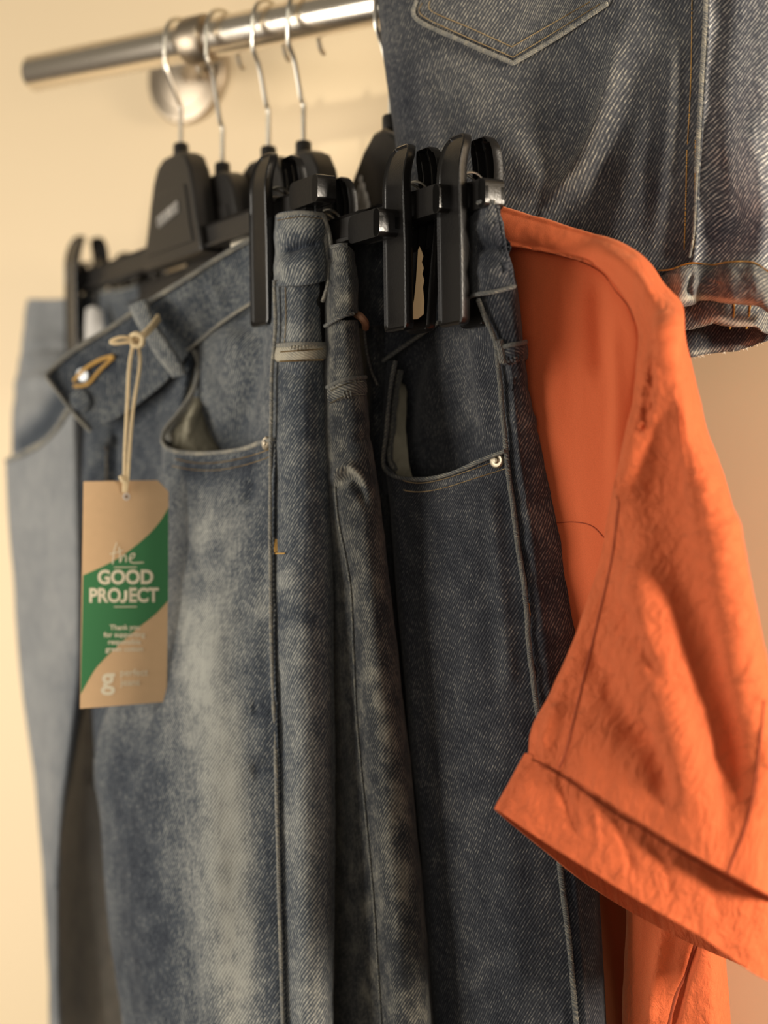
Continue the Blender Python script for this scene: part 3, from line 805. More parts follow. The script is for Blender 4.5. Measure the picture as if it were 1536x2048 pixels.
# inner labels
LB = Surf([[(460,462,1.06),(480,455,1.05),(500,452,1.04)],[(460,480,1.06),(480,478,1.05),(500,472,1.04)],[(462,497,1.06),(480,495,1.05),(500,488,1.04)]], 14, 14)
o = LB.build('size_label', plain('cream_label', (.80, .72, .58), .8), j2, thick=.0006)
LB = Surf([[(172,618,1.262),(188,612,1.26),(203,622,1.258)],[(170,650,1.255),(187,648,1.252),(207,655,1.25)],[(170,690,1.25),(188,690,1.247),(208,690,1.245)]], 20, 20)
o = LB.build('care_label', label_m, j2, thick=.0006); 

# far half: hip, pocket mouth, leg
fh = [
 [(54,598,1.350),(70,598,1.338),(95,598,1.328),(130,598,1.320),(152,602,1.318)],
 [(44,680,1.340),(62,680,1.325),(95,680,1.318),(130,680,1.312),(155,690,1.31)],
 [(30,765,1.330),(50,765,1.31),(85,765,1.290),(125,770,1.28),(160,780,1.275)],
 [(26,840,1.320),(48,835,1.30),(80,835,1.28),(125,835,1.27),(165,850,1.265)],
 [(24,930,1.31),(48,930,1.30),(80,930,1.29),(125,930,1.29),(170,930,1.29)]]
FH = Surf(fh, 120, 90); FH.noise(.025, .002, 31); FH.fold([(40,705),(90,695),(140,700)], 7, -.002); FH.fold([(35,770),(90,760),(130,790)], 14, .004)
FH.fade += .05; FH.wash([(34,905),(60,880),(95,845),(125,800),(140,780)], 22, -.75, .1); FH.blotch(.03, .12, 3); FH.build('far_hip', den2_lit, j2, thick=.002)  # dark band along the pocket mouth: the opening's shadow painted in
fg = [
 [(36,940,1.29),(12,922,1.235),(50,905,1.205),(90,882,1.175),(118,850,1.150),(150,800,1.135),(185,820,1.16),(215,840,1.25)],
 [(38,980,1.29),(14,960,1.240),(50,950,1.205),(90,940,1.175),(125,930,1.150),(155,920,1.135),(188,920,1.17),(215,920,1.25)],
 [(44,1080,1.29),(21,1080,1.245),(55,1080,1.205),(95,1080,1.175),(130,1080,1.150),(160,1080,1.135),(192,1080,1.18),(220,1080,1.25)],
 [(52,1200,1.29),(31,1200,1.25),(60,1200,1.205),(98,1200,1.175),(132,1200,1.150),(162,1200,1.135),(196,1200,1.19),(222,1200,1.27)],
 [(62,1350,1.29),(42,1350,1.25),(68,1350,1.21),(100,1350,1.18),(132,1350,1.155),(160,1350,1.135),(192,1350,1.20),(222,1350,1.28)],
 [(74,1480,1.29),(55,1480,1.25),(75,1480,1.21),(100,1480,1.18),(125,1480,1.160),(145,1480,1.145),(175,1480,1.21),(220,1480,1.29)],
 [(88,1620,1.29),(69,1620,1.25),(84,1620,1.22),(100,1620,1.19),(115,1620,1.170),(127,1620,1.155),(160,1620,1.22),(230,1620,1.29)],
 [(98,1750,1.29),(81,1750,1.25),(91,1750,1.22),(101,1750,1.195),(111,1750,1.175),(119,1750,1.162),(160,1750,1.22),(240,1750,1.29)],
 [(108,1900,1.29),(92,1900,1.25),(99,1900,1.22),(106,1900,1.20),(112,1900,1.185),(118,1900,1.17),(165,1900,1.22),(260,1900,1.29)],
 [(118,2060,1.29),(103,2060,1.25),(108,2060,1.22),(112,2060,1.205),(117,2060,1.19),(122,2060,1.175),(175,2060,1.22),(275,2060,1.29)],
 [(160,2700,1.29),(140,2700,1.25),(144,2700,1.22),(148,2700,1.21),(152,2700,1.2),(158,2700,1.18),(215,2700,1.23),(320,2700,1.29)]]
FG = Surf(fg, 260, 120); FG.noise(.05, .003, 33, (1, 1, 2)); FG.fold([(170,1560),(190,1545),(205,1560)], 14, .008)
FG.fade += .05; FG.wash([(190,1300),(175,1600),(150,1850),(160,2100)], 50, -.55, .2); FG.blotch(.04, .12, 3, (1, 1, .5)); FG.build('far_leg', den2_lit, j2, thick=.002)  # dark path paints the shade of the inner leg into the colour
mb = MB(); px_tube(mb, [(165,790,1.135),(148,803,1.132),(118,850,1.147),(90,882,1.172),(50,905,1.202),(14,922,1.232)], .0022); mb.build('far_pocket_edge', seam_m, j2)

# ---------------------------------------------------------------- swing tag on twine
tg = empty('swing_tag', 'brown card swing tag with a green band, GOOD PROJECT lettering, on cream twine', 'tag')
DT = 1.018; TS = DT/F/3.725
ey_ = np.array([math.sin(math.radians(8)), -math.cos(math.radians(8)), 0]); ex_ = np.array([math.cos(math.radians(8)), math.sin(math.radians(8)), 0])
TO = P(120+490/3.725, 900+1060/3.725, DT)
def TP(a, b): return ((a-490)*TS*1.02, -(b-1060)*TS)
TF = (TO, ex_, ey_, UP)
mb = MB(); mb.prism([TP(*q) for q in ((185,235),(720,225),(800,310),(795,1100),(785,1880),(160,1922),(172,1100))], TF, -.0006, 0)
card = mb.build('card', kraft, tg, smooth=False)
ug = spline([TP(*q) for q in ((184,932),(280,888),(380,838),(460,790),(540,730),(650,635),(740,530),(799,428))], 30)
lg = spline([TP(*q) for q in ((798,1122),(700,1228),(560,1342),(400,1490),(330,1560),(260,1645),(165,1815))], 30)
mb = MB(); mb.prism([tuple(q) for q in ug]+[tuple(q) for q in lg], TF, .00002, .00012); mb.build('green_band', green, card, smooth=False)
rotT = math.radians(8)
def text(s, cx, cy, h, mat, par, fat=0, sx=1.0, it=0):
    cu = bpy.data.curves.new('lettering', 'FONT'); cu.body = s; cu.size = h*TS*1.38; cu.align_x = 'CENTER'; cu.align_y = 'CENTER'
    cu.offset = fat*TS; cu.extrude = .00005; cu.shear = it; cu.materials.append(mat)
    cu.resolution_u = 4
    o = bpy.data.objects.new('lettering', cu); link(o, par)
    x, z = TP(cx, cy); p = TO+ex_*x+UP*z+ey_*.00025
    bpy.context.view_layer.update(); me = bpy.data.meshes.new_from_object(o.evaluated_get(bpy.context.evaluated_depsgraph_get()))
    bpy.data.objects.remove(o); o = bpy.data.objects.new('lettering', me); link(o, par)
    o.location = p; o.rotation_euler = (math.pi/2, 0, rotT); o.scale = (sx, 1, 1); return o
text('GOOD', 488, 952, 104, white_p, card, 5, .92)
text('PRO', 340, 1087, 104, white_p, card, 5, .85); text('ECT', 618, 1087, 104, white_p, card, 5, .85)
for i, (s, cx) in enumerate((('Thank you', 485), ('for supporting', 480), ('responsible', 480), ('green cotton', 480))):
    text(s, cx, 1322+54*i, 38, white_p, card, 1.2, 1.0)
text('g', 362, 1700, 165, white_p, card, 5, 1.0)
text('perfect', 548, 1660, 52, white_p, card, .8); text('jeans', 522, 1732, 52, white_p, card, .8)
mb = MB()
def tt(pts, rad=5):
    mb.tube([TO+ex_*TP(a, b)[0]+UP*TP(a, b)[1]+ey_*.0002 for a, b in spline(pts, 40)], rad*TS, 5)
tt([(425,690),(405,760),(395,850)]); tt([(375,775),(420,765),(470,745)]); tt([(440,720),(450,780),(448,835),(470,790),(490,790),(492,835)])
tt([(515,815),(545,800),(555,775),(530,778),(518,815),(540,840),(620,838)])
mb.build('script_lettering', white_p, card)
mb = MB(); tt([(492,1046),(492,1075),(490,1108),(474,1128),(450,1122)], 12); mb.build('lettering', white_p, card)
for yy in (873, 1168):
    mb = MB(); tt([(405,yy),(570,yy)], 4); mb.build('printed_rule', white_p, card)
mb = MB(); x, z = TP(495, 348); hp = TO+ex_*x+UP*z
mb.disc(hp, ey_, [(.0021, .0), (.0021, .0003), (.0014, .0004), (.0014, -.0001)], 20); mb.build('eyelet', label_m, card)
mb = MB()
px_tube(mb, [(248,985,1.0165),(249,960,1.016),(250,900,1.018),(254,820,1.022),(258,740,1.027),(264,700,1.03),(270,678,1.034)], .0011, 8)
px_tube(mb, [(252,985,1.0165),(256,950,1.016),(259,900,1.018),(266,820,1.022),(278,745,1.027),(280,715,1.03),(275,682,1.034)], .0011, 8)
px_tube(mb, [(268,676,1.032),(240,675,1.028),(222,683,1.026),(232,687,1.026),(262,683,1.03)], .0012, 8)
px_tube(mb, [(268,680,1.032),(285,668,1.030),(303,650,1.032),(316,632,1.040)], .0015, 8)
px_tube(mb, [(274,684,1.033),(290,672,1.031),(306,655,1.034),(318,640,1.044)], .0014, 8)
px_tube(mb, [(262,672,1.030),(272,668,1.026),(284,674,1.026),(283,690,1.028),(270,692,1.029),(262,684,1.030),(264,674,1.031)], .0016, 8)
px_tube(mb, [(240,952,1.015),(246,962,1.0145),(254,966,1.0145)], .0013, 8)
mb.build('twine', twine_m, tg)

# ---------------------------------------------------------------- dark worn jeans (between)
j3 = empty('jeans', 'dark worn jeans squeezed between the pale washed pair and the indigo pair', 'jeans', 'jeans on the rail')
b3 = [
 (640,[(640,.985),(655,.950),(680,.936),(706,.938),(716,.955),(700,.99),(650,1.03)]),
 (700,[(640,.985),(655,.950),(684,.936),(712,.938),(722,.955),(705,.99),(650,1.03)]),
 (800,[(640,.985),(656,.950),(690,.936),(722,.938),(734,.955),(715,.99),(650,1.03)]),
 (900,[(640,.985),(660,.950),(700,.936),(734,.938),(747,.955),(728,.99),(655,1.03)]),
 (1000,[(630,1.0),(672,.950),(712,.936),(748,.938),(762,.955),(742,.99),(660,1.03)]),
 (1200,[(632,1.0),(695,.955),(735,.936),(770,.940),(784,.957),(764,.99),(650,1.05)]),
 (1500,[(632,1.02),(716,.956),(758,.936),(798,.940),(816,.957),(796,.99),(650,1.06)]),
 (1800,[(632,1.03),(742,.955),(785,.936),(826,.940),(846,.957),(826,.99),(650,1.07)]),
 (2100,[(632,1.03),(764,.955),(805,.936),(846,.940),(866,.957),(846,.99),(650,1.07)]),
 (2700,[(640,1.03),(800,.955),(840,.938),(880,.942),(900,.960),(880,.99),(650,1.07)])]
B3 = Surf([[(u, v, d) for u, d in cs] for v, cs in b3], 420, 130, closed=True, ref=20)
B3.noise(.03, .0012, 41, (1, 1, 2)); B3.noise(.009, .0004, 42)
B3.fold([(668,955),(700,930),(740,980)], 9, .004); B3.fold([(668,975),(700,960),(735,1010)], 9, -.004); B3.fold([(660,880),(700,890),(745,870)], 14, -.002)
B3.fold([(760,1300),(790,1500),(825,1800),(845,2080)], 16, .0015)
for pth, w, a in (([(690,935),(712,950),(730,975)], 9, .5), ([(668,960),(690,965)], 14, .28), ([(690,700),(715,705)], 30, .1), ([(680,850),(720,860)], 26, -.15), ([(700,1060),(740,1100)], 40, .1), ([(755,1300),(780,1500),(800,1800)], 30, .12),
                  ([(722,1300),(740,1500),(765,1800)], 16, -.1)):
    B3.wash(pth, w, a, .6)
B3.blotch(.012, .28, 12, (1, 1, 1.3)); B3.build('legs', den3, j3)
w3 = [[(640,508,.985),(655,498,.955),(668,493,.940),(685,490,.933),(700,493,.935),(709,505,.95),(700,520,.99),(640,520,1.04)],
      [(640,560,.985),(655,560,.953),(668,560,.939),(690,558,.932),(706,556,.934),(714,556,.95),(700,565,.99),(640,570,1.04)],
      [(640,610,.985),(655,612,.951),(668,610,.937),(690,605,.931),(706,600,.933),(715,600,.95),(700,605,.99),(640,610,1.04)],
      [(640,650,.985),(655,648,.950),(668,642,.936),(690,632,.931),(707,627,.933),(716,628,.95),(700,635,.99),(640,640,1.04)]]
W3 = Surf(w3, 80, 110, ref=30); W3.noise(.015, .0012, 44); W3.fold([(660,570),(700,560)], 8, -.002); W3.fold([(660,520),(705,525)], 8, -.0014)
W3.wash([(670,610),(705,600)], 18, .25); W3.blotch(.012, .2, 13); W3.build('waistband', den3, j3, thick=.0025)
mb = MB(); px_tube(mb, [(650,652,.949),(668,641,.934),(690,631,.929),(708,627,.931)], .0011); mb.build('waistband_edging', seamd_m, j3); mb = MB(); px_tube(mb, [(664,494,.940),(680,490,.932),(695,490,.932)], .0012)
mb.build('waistband_edging', seamd_m, j3); mb = MB(); cord(mb, B3, [(672,975),(678,1040),(692,1110),(703,1180),(707,1260),(712,1380),(716,1450),(730,1600),(747,1780),(758,1950),(766,2080)], .0006, .0006)
mb.build('side_seam', seamd_m, j3)
L3 = rib(B3, [(662,790),(692,778),(726,774)], .0105, .0018, .0006, cols=11, seed=2); L3.fade += .12; L3.build('belt_loop', den3, j3, thick=.001)
mb = MB(); cord(mb, B3, [(660,775),(690,760),(725,755)], .0008, .0020); mb.build('loop_edge', seamd_m, j3)
mb = MB(); stitches(mb, L3, [(662,805),(692,791),(728,788)], r=.0003); stitches(mb, L3, [(662,782),(692,768),(726,763)], r=.0003)
stitches(mb, W3, [(662,636),(690,625),(708,620)], r=.00025)
mb.build('stitching', thread_d, j3)
mb = MB(); px_tube(mb, [(712,628,.945),(722,634,.94),(730,645,.943),(731,655,.95)], .0022); mb.build('leather_patch', leather, j3)

# ---------------------------------------------------------------- black jeans deep in shade
jb = empty('jeans', 'near-black jeans almost hidden in the shade between the two dark denim pairs', 'jeans', 'jeans on the rail')
bb = [
 (545,[(735,1.02),(742,.985),(760,.972),(800,.975),(850,.98),(850,1.01),(790,1.04)]),
 (640,[(720,1.02),(728,.985),(745,.972),(775,.980),(800,.99),(800,1.01),(760,1.04)]),
 (760,[(722,1.02),(732,.99),(750,.978),(772,.985),(790,1.0),(790,1.02),(760,1.04)]),
 (1000,[(730,1.02),(738,.99),(760,.980),(780,.99),(795,1.01),(790,1.03),(760,1.05)]),
 (1500,[(765,1.02),(780,.99),(800,.985),(820,.995),(835,1.01),(830,1.03),(790,1.05)]),
 (2100,[(800,1.02),(815,.99),(835,.985),(855,.995),(870,1.01),(865,1.03),(820,1.05)])]
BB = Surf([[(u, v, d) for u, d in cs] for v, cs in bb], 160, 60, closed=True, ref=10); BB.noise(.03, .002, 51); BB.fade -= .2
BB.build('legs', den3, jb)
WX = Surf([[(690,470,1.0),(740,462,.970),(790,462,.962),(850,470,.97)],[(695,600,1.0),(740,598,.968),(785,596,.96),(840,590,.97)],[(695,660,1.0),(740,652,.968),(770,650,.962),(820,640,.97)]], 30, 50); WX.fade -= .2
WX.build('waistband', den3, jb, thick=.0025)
mb = MB(); px_tube(mb, [(728,655,.964),(733,700,.968),(742,740,.972),(755,770,.975)], .0007); mb.build('waist_seam', seamd_m, jb)

# ---------------------------------------------------------------- indigo jeans (right)
j4 = empty('jeans', 'deep indigo jeans with a riveted front pocket beside the orange shirt', 'jeans', 'jeans on the rail')
b4 = [
 (575,[(800,1.00),(840,.965),(900,.935),(955,.886),(1000,.874),(1030,.880),(1020,.94),(900,1.00)]),
 (650,[(790,1.00),(830,.97),(900,.94),(975,.888),(1015,.877),(1040,.884),(1028,.94),(900,1.00)]),
 (720,[(785,1.01),(825,.975),(905,.94),(1000,.892),(1025,.883),(1047,.891),(1032,.94),(900,1.00)]),
 (820,[(782,1.02),(830,.985),(910,.945),(1010,.900),(1037,.894),(1064,.903),(1048,.94),(900,1.01)]),
 (920,[(780,1.02),(840,.99),(920,.95),(1020,.903),(1052,.899),(1088,.910),(1070,.94),(900,1.02)]),
 (1040,[(790,1.02),(850,.99),(930,.945),(1035,.904),(1072,.900),(1116,.912),(1095,.94),(900,1.02)]),
 (1200,[(805,1.02),(860,.98),(940,.94),(1055,.904),(1095,.902),(1142,.914),(1118,.94),(920,1.02)]),
 (1400,[(825,1.02),(880,.97),(960,.935),(1075,.905),(1118,.904),(1166,.916),(1140,.945),(940,1.02)]),
 (1700,[(855,1.02),(910,.965),(1000,.93),(1122,.906),(1155,.906),(1190,.918),(1168,.945),(960,1.02)]),
 (2060,[(880,1.02),(935,.965),(1040,.93),(1155,.907),(1182,.908),(1208,.920),(1188,.945),(990,1.02)]),
 (2700,[(930,1.02),(985,.965),(1080,.93),(1190,.908),(1215,.909),(1238,.922),(1218,.945),(1030,1.02)])]
B4 = Surf([[(u, v, d) for u, d in cs] for v, cs in b4], 440, 240, closed=True, ref=90)
B4.noise(.03, .0010, 61, (1, 1, 2)); B4.noise(.010, .0004, 62)
for pth, w, a in (([(1012,760),(1040,775),(1062,770)], 14, -.0015), ([(1020,830),(1050,850),(1078,830)], 12, .0013), ([(1035,990),(1070,1005),(1105,995)], 14, -.0015), ([(1045,1080),(1080,1090),(1125,1080)], 18, .0015), ([(1055,1150),(1090,1165),(1130,1150)], 14, -.0015),
                  ([(1060,1260),(1100,1275),(1150,1260)], 14, .0014), ([(1065,1340),(1110,1350),(1150,1340)], 16, -.0015), ([(860,680),(820,760),(800,900)], 24, -.005), ([(950,640),(965,760),(975,880)], 18, .003)):
    B4.fold(pth, w, a)
B4.wash([(925,640),(930,760),(960,860)], 46, .14, .5); B4.wash([(985,900),(1000,1000),(1030,1200)], 20, .1); B4.wash([(1035,840),(1065,850)], 22, .22); B4.wash([(1050,1020),(1100,1060)], 26, .2); B4.wash([(1080,1240),(1110,1250)], 22, .15); B4.wash([(1010,600),(1030,660)], 26, .12)
B4.wash([(1040,760),(1080,950),(1120,1200),(1150,1500)], 40, .12); B4.blotch(.016, .14, 14); B4.build('legs', den4, j4)
f4 = [
 [(792,950,1.02),(768,932,.975),(800,955,.958),(850,957,.945),(905,945,.930),(960,923,.914),(1014,900,.899)],
 [(795,980,1.02),(773,962,.975),(805,980,.958),(855,982,.944),(908,970,.929),(962,950,.913),(1018,930,.899)],
 [(800,1040,1.02),(782,1035,.974),(815,1040,.957),(862,1042,.942),(915,1035,.927),(968,1025,.912),(1030,1015,.900)],
 [(808,1150,1.02),(790,1150,.973),(825,1150,.955),(875,1150,.940),(930,1150,.924),(985,1150,.911),(1048,1150,.900)],
 [(822,1300,1.02),(803,1300,.972),(840,1300,.953),(890,1300,.937),(945,1300,.922),(1003,1300,.910),(1064,1300,.901)],
 [(840,1500,1.02),(821,1500,.971),(860,1500,.950),(915,1500,.934),(972,1500,.919),(1030,1500,.909),(1092,1500,.902)],
 [(862,1750,1.02),(845,1750,.970),(885,1750,.949),(940,1750,.932),(1000,1750,.918),(1062,1750,.909),(1128,1750,.902)],
 [(885,2060,1.02),(868,2060,.970),(915,2060,.949),(970,2060,.932),(1030,2060,.918),(1092,2060,.910),(1155,2060,.903)],
 [(930,2700,1.02),(915,2700,.970),(960,2700,.949),(1015,2700,.932),(1070,2700,.918),(1130,2700,.910),(1190,2700,.903)]]
f4 = [r_[:-1]+[(r_[-1][0]+1, r_[-1][1], r_[-1][2]+.0028)] for r_ in f4]
F4 = Surf(f4, 420, 170, ref=169); F4.noise(.04, .0014, 63, (1, 1, 2.4)); F4.noise(.012, .0004, 64)
F4.fold([(985,1000),(1000,1150),(1020,1350)], 16, .0018, taper=False); F4.fold([(960,1020),(975,1200),(990,1400)], 18, -.0016)
F4.fold([(1010,1600),(1020,1750),(1040,2000)], 30, .0018)
F4.wash([(985,1000),(1000,1150),(1025,1350)], 16, .10); F4.wash([(850,1250),(870,1400),(930,1750),(960,2000)], 60, .07, .5); F4.wash([(1080,1640),(1110,1900)], 26, .12); F4.wash([(830,978),(900,965),(990,940)], 9, .18, .9)
F4.blotch(.016, .14, 15); F4.build('front_panel', den4, j4)
# fly side, pocket lining, lip
FY = Surf([[(792,722,.972),(775,722,.985),(750,730,1.01),(735,740,1.03)],[(780,800,.972),(765,805,.985),(745,810,1.01),(730,820,1.03)],[(768,900,.973),(752,905,.985),(738,910,1.01),(725,915,1.03)],[(776,990,.976),(760,990,.99),(745,990,1.01),(735,990,1.03)]], 60, 30)
FY.fade -= .15; FY.build('fly_panel', den4, j4)  # darkened as a whole: deep shadow beside the pocket put into the colour
lip_path_tube([(791,722,.970),(783,760,.970),(777,810,.971),(772,870,.971),(766,915,.972),(770,938,.970),(788,952,.962),(820,958,.952),(860,957,.941),(910,944,.927),(960,922,.912),(1010,902,.898)], .0014, 0, seamd_m, j4)
lip_path_tube([(800,740,.982),(790,800,.982),(785,860,.982),(780,915,.982),(790,940,.975)], .0022, 0, seamd_m, j4, 'pocket_facing')
LN = Surf([[(796,760,.985),(812,770,.99)],[(790,850,.982),(812,860,.985)],[(786,920,.98),(818,925,.978)],[(795,955,.972),(825,955,.968)]], 40, 16); LN.noise(.01, .002, 3); LN.build('pocket_lining', lining_m, j4)
mb = MB()
stitches(mb, F4, [(783,952),(830,966),(880,960),(940,941),(1012,915)], r=.0003); stitches(mb, F4, [(786,974),(830,984),(880,978),(940,960),(1015,936)], r=.0003)
mb.build('stitching', thread_t, j4)
rivet(F4, 995, 921, j4, .0043)
mb = MB()
cord(mb, B4, [(966,598),(982,640),(999,680),(1006,740),(1011,800),(1018,870),(1024,940),(1033,1010),(1043,1090),(1053,1160),(1059,1210),(1068,1330),(1080,1420),(1094,1500),(1115,1660),(1130,1780),(1144,1900),(1158,2070)], .00115, .0028)
mb.build('side_seam', seamd_m, j4)
mb = MB(); X, N = B4.path([(1057,1206),(1060,1230)], .0008, .0012)
for k in range(-1, 2): mb.tube(X+np.array([.0006*k, 0, 0]), .0005, 5)
mb.build('bar_tack', thread_o, j4)
wc4 = [((735,640,.99),(762,724,.985)),((800,590,.972),(820,684,.968)),((860,520,.950),(880,642,.948)),((920,445,.925),(930,597,.918)),((942,416,.890),(948,590,.884)),
       ((968,404,.872),(985,583,.871)),((988,405,.870),(1020,575,.869)),((1000,430,.877),(1031,572,.877)),((990,445,.94),(1020,578,.94)),((900,470,1.0),(900,600,1.0))]
cols = [[P(*t)*(1-a)+P(*b_)*a for a in (0, .15, .35, .55, .75, .9, 1)] for t, b_ in wc4]
W4 = Surf([[c[k] for c in cols] for k in range(7)], 90, 200, world=True, ref=120); W4.noise(.014, .0010, 66)
W4.fold([(950,500),(980,492),(1010,500)], 12, -.003); W4.fold([(950,455),(1000,450)], 14, .0018); W4.fold([(955,545),(1020,535)], 14, .002)
W4.wash([(955,430),(995,440)], 22, .18); W4.wash([(955,548),(1025,540)], 20, .14); W4.wash([(955,495),(1005,492)], 14, -.2); W4.blotch(.012, .15, 16)
W4.build('waistband', den4, j4, thick=.0028)
mb = MB(); px_tube(mb, [(762,724,.983),(820,684,.966),(880,642,.946),(925,605,.922),(946,591,.883),(985,584,.869),(1022,575,.867),(1029,572,.872)], .0012)
mb.build('waistband_edging', seamd_m, j4); mb = MB(); px_tube(mb, [(955,406,.874),(970,402,.871),(990,405,.869)], .0012)
mb.build('waistband_edging', seamd_m, j4)
mb = MB(); stitches(mb, W4, [(950,580),(985,574),(1022,566)], r=.0003); mb.build('waistband_stitching', thread_d, j4)
L4 = rib(B4, [(1003,712),(1025,706),(1050,703)], .0105, .0018, .0008, cols=9, seed=4); L4.fade += .1; L4.build('belt_loop', den4, j4, thick=.001)
mb = MB(); cord(mb, B4, [(1000,695),(1020,688),(1044,684)], .0009, .0022); cord(mb, L4, [(1004,724),(1046,720)], .0005, .0002); px_tube(mb, [(998,680,.880),(1003,700,.882),(1007,725,.884)], .0023); mb.build('loop_edge', seamd_m, j4)

# ---------------------------------------------------------------- cream paper hook
hk = MB(); poly = [(812,640),(836,638),(848,628),(849,600),(846,575),(849,560),(845,548),(848,536),(844,524),(847,512),(843,500),(839,492),(836,500),(832,560),(828,600),(820,628)]
DD = .905
hk.prism([((a-768)/F*DD, -(b-1024)/F*DD) for a, b in poly], (np.array([0, DD, CAMZ]), np.array([1., 0, 0]), np.array([0, 1., 0]), UP), 0, .0012)
o = hk.build('paper_hook', cream, smooth=False, bevel=.0003); tag(o, 'cream card hook with a serrated edge tucked between the two glossy clips', 'card hook')

# ---------------------------------------------------------------- orange shirt
sh = empty('shirt', 'orange crinkled short-sleeved shirt with a stitched cuff hanging beside the indigo jeans', 'shirt')
inner = [(960,484,.905),(1091,506,.880),(1155,521,.868),(1204,545,.858),(1240,590,.850),(1266,640,.843),(1271,699,.838),(1264,792,.835),(1249,867,.835),(1236,942,.835),(1223,1000,.836),(1206,1087,.838),(1174,1192,.840),(1133,1307,.842),(1098,1394,.843),(1066,1454,.845),(1058,1508,.845)]
outer = [(955,398,.915),(1117,444,.885),(1180,462,.873),(1237,481,.862),(1290,515,.853),(1335,585,.846),(1380,699,.842),(1405,790,.842),(1427,885,.842),(1447,965,.842),(1462,1030,.842),(1480,1100,.842),(1504,1215,.842),(1532,1380,.842),(1552,1500,.842),(1565,1640,.842),(1578,1812,.842)]
mids = {16: [(1118,1538),(1212,1602),(1328,1676),(1452,1746),(1536,1790)]}
rows = []
for i, (a, b_) in enumerate(zip(inner, outer)):
    a = np.array(a); b_ = np.array(b_); r_ = []
    fw = min(1, max(0, (i-2)/5.0)); bul = .006+.044*fw
    if i < 3: bul = .005
    dpt = .020+.022*fw
    for k in range(7):
        f = k/6; q = a*(1-f)+b_*f
        if i in (13, 14, 15, 16):
            w_ = (i-12)/4.0; tgt = [(1058,1508)]+mids[16]+[(1578,1812)]; c = np.array(tgt[k])
            lin = np.array(inner[16][:2])*(1-f)+np.array(outer[16][:2])*f
            q[:2] += (c-lin)*w_
        cst = .5+.24*fw; g = f/(2*cst) if f < cst else .5+(f-cst)/(2*(1-cst)); q[2] -= bul*math.sin(math.pi*min(1, max(0, g)))**.9
        r_.append(tuple(q))
    # back of the sleeve
    for f in (.85, .5, .15):
        q = a*(1-f)+b_*f; q[2] += dpt; r_.append(tuple(q))
    rows.append(r_)
S5 = Surf(rows, 520, 300, closed=True, ref=0)
S5.fade[:] = 0
S5.noise(.05, .0022, 71, (1, 1, 1.6)); S5.noise(.016, .0010, 72, (1, 1, 1.3), 4)
nv = S5.p.shape[0]
cr = np.clip((np.arange(nv)/nv-.22)/.12, 0, 1); S5.fade = (cr[:, None]*np.ones((1, 300)))*1.0+.04
for pth, w, a, sk in (([(1345,590),(1325,700),(1305,830),(1270,960),(1245,1060)], 24, .010, 0), ([(1290,640),(1292,760),(1270,880)], 16, -.004, 0),
                      ([(1398,930),(1408,1020),(1430,1140),(1462,1300),(1500,1480),(1515,1640)], 40, .015, 0),
                      ([(1350,800),(1338,900),(1335,1010),(1365,1180),(1400,1340),(1440,1500),(1470,1680)], 52, -.0065, 0), ([(1275,1090),(1300,1280),(1350,1460),(1400,1640)], 46, .008, 0),
                      ([(1180,1290),(1220,1380),(1270,1500)], 24, -.004, 0), ([(1270,1440),(1310,1530),(1330,1600)], 18, -.005, 0), ([(1230,1200),(1270,1290),(1320,1360)], 18, -.004, 0),
                      ([(1120,1400),(1100,1450),(1085,1500)], 14, .003, 0)):
    S5.fold(pth, w, a, sk)
S5.build('sleeve', orange, sh, thick=.0006)
mb = MB(); cord(mb, S5, [(1239,1000),(1223,1122),(1195,1244),(1174,1331),(1134,1497),(1118,1536)], .0005, .0002, False)
mb.build('sleeve_seam', thread_r, sh); mb = MB(); cord(mb, S5, [(1527,1400),(1524,1440),(1513,1544),(1495,1641),(1455,1746)], .0006, .0002, False)
mb.build('underarm_seam', thread_r, sh); mb = MB(); stitches(mb, S5, [(1012,492),(1091,505),(1155,520),(1204,544),(1230,579),(1258,612),(1269,642)], r=.00032, gap=.0005)
mb.build('shoulder_stitching', thread_r, sh)
# cuff: a closed band, open below
ct = [(1050,1506,.842),(1118,1532,.826),(1212,1598,.814),(1328,1672,.808),(1452,1742,.808),(1540,1788,.814),(1590,1815,.838)]
cb_ = [(988,1617,.842),(1095,1688,.823),(1181,1742,.812),(1289,1808,.805),(1400,1872,.805),(1522,1955,.812),(1585,1968,.838)]
bt = [(1500,1800,.880),(1370,1700,.888),(1200,1600,.882),(1100,1530,.866)]
bb_ = [(1500,1935,.880),(1345,1869,.888),(1192,1781,.880),(1076,1692,.862)]
rows = []
for f in (0, .06, .3, .6, .9, 1):
    rows.append([tuple(np.array(a)*(1-f)+np.array(b_)*f) for a, b_ in zip(ct+bt, cb_+bb_)])
CU = Surf(rows, 110, 420, closed=True, ref=0); CU.fade[:] = 1.0
CU.noise(.03, .0012, 73); CU.noise(.010, .0006, 74, (1, 1, 1), 4)
for pth, w, a in (([(1115,1550),(1135,1620),(1150,1670)], 10, -.0014), ([(1225,1620),(1250,1690),(1270,1760)], 10, -.0012), ([(1300,1680),(1335,1750),(1345,1810)], 12, -.0014), ([(1190,1610),(1200,1700)], 10, .001), ([(1430,1750),(1440,1850)], 14, -.0012)):
    CU.fold(pth, w, a)
CU.build('cuff', orange, sh, thick=.0016)
mb = MB(); stitches(mb, CU, [(1065,1519),(1118,1545),(1212,1611),(1328,1686),(1452,1757),(1536,1802)], r=.0004, length=.0022, gap=.0012)
stitches(mb, CU, [(1078,1530),(1118,1550),(1212,1617),(1260,1647)], r=.00025, length=.0022, gap=.0010)
mb.build('cuff_stitching', thread_r, sh)
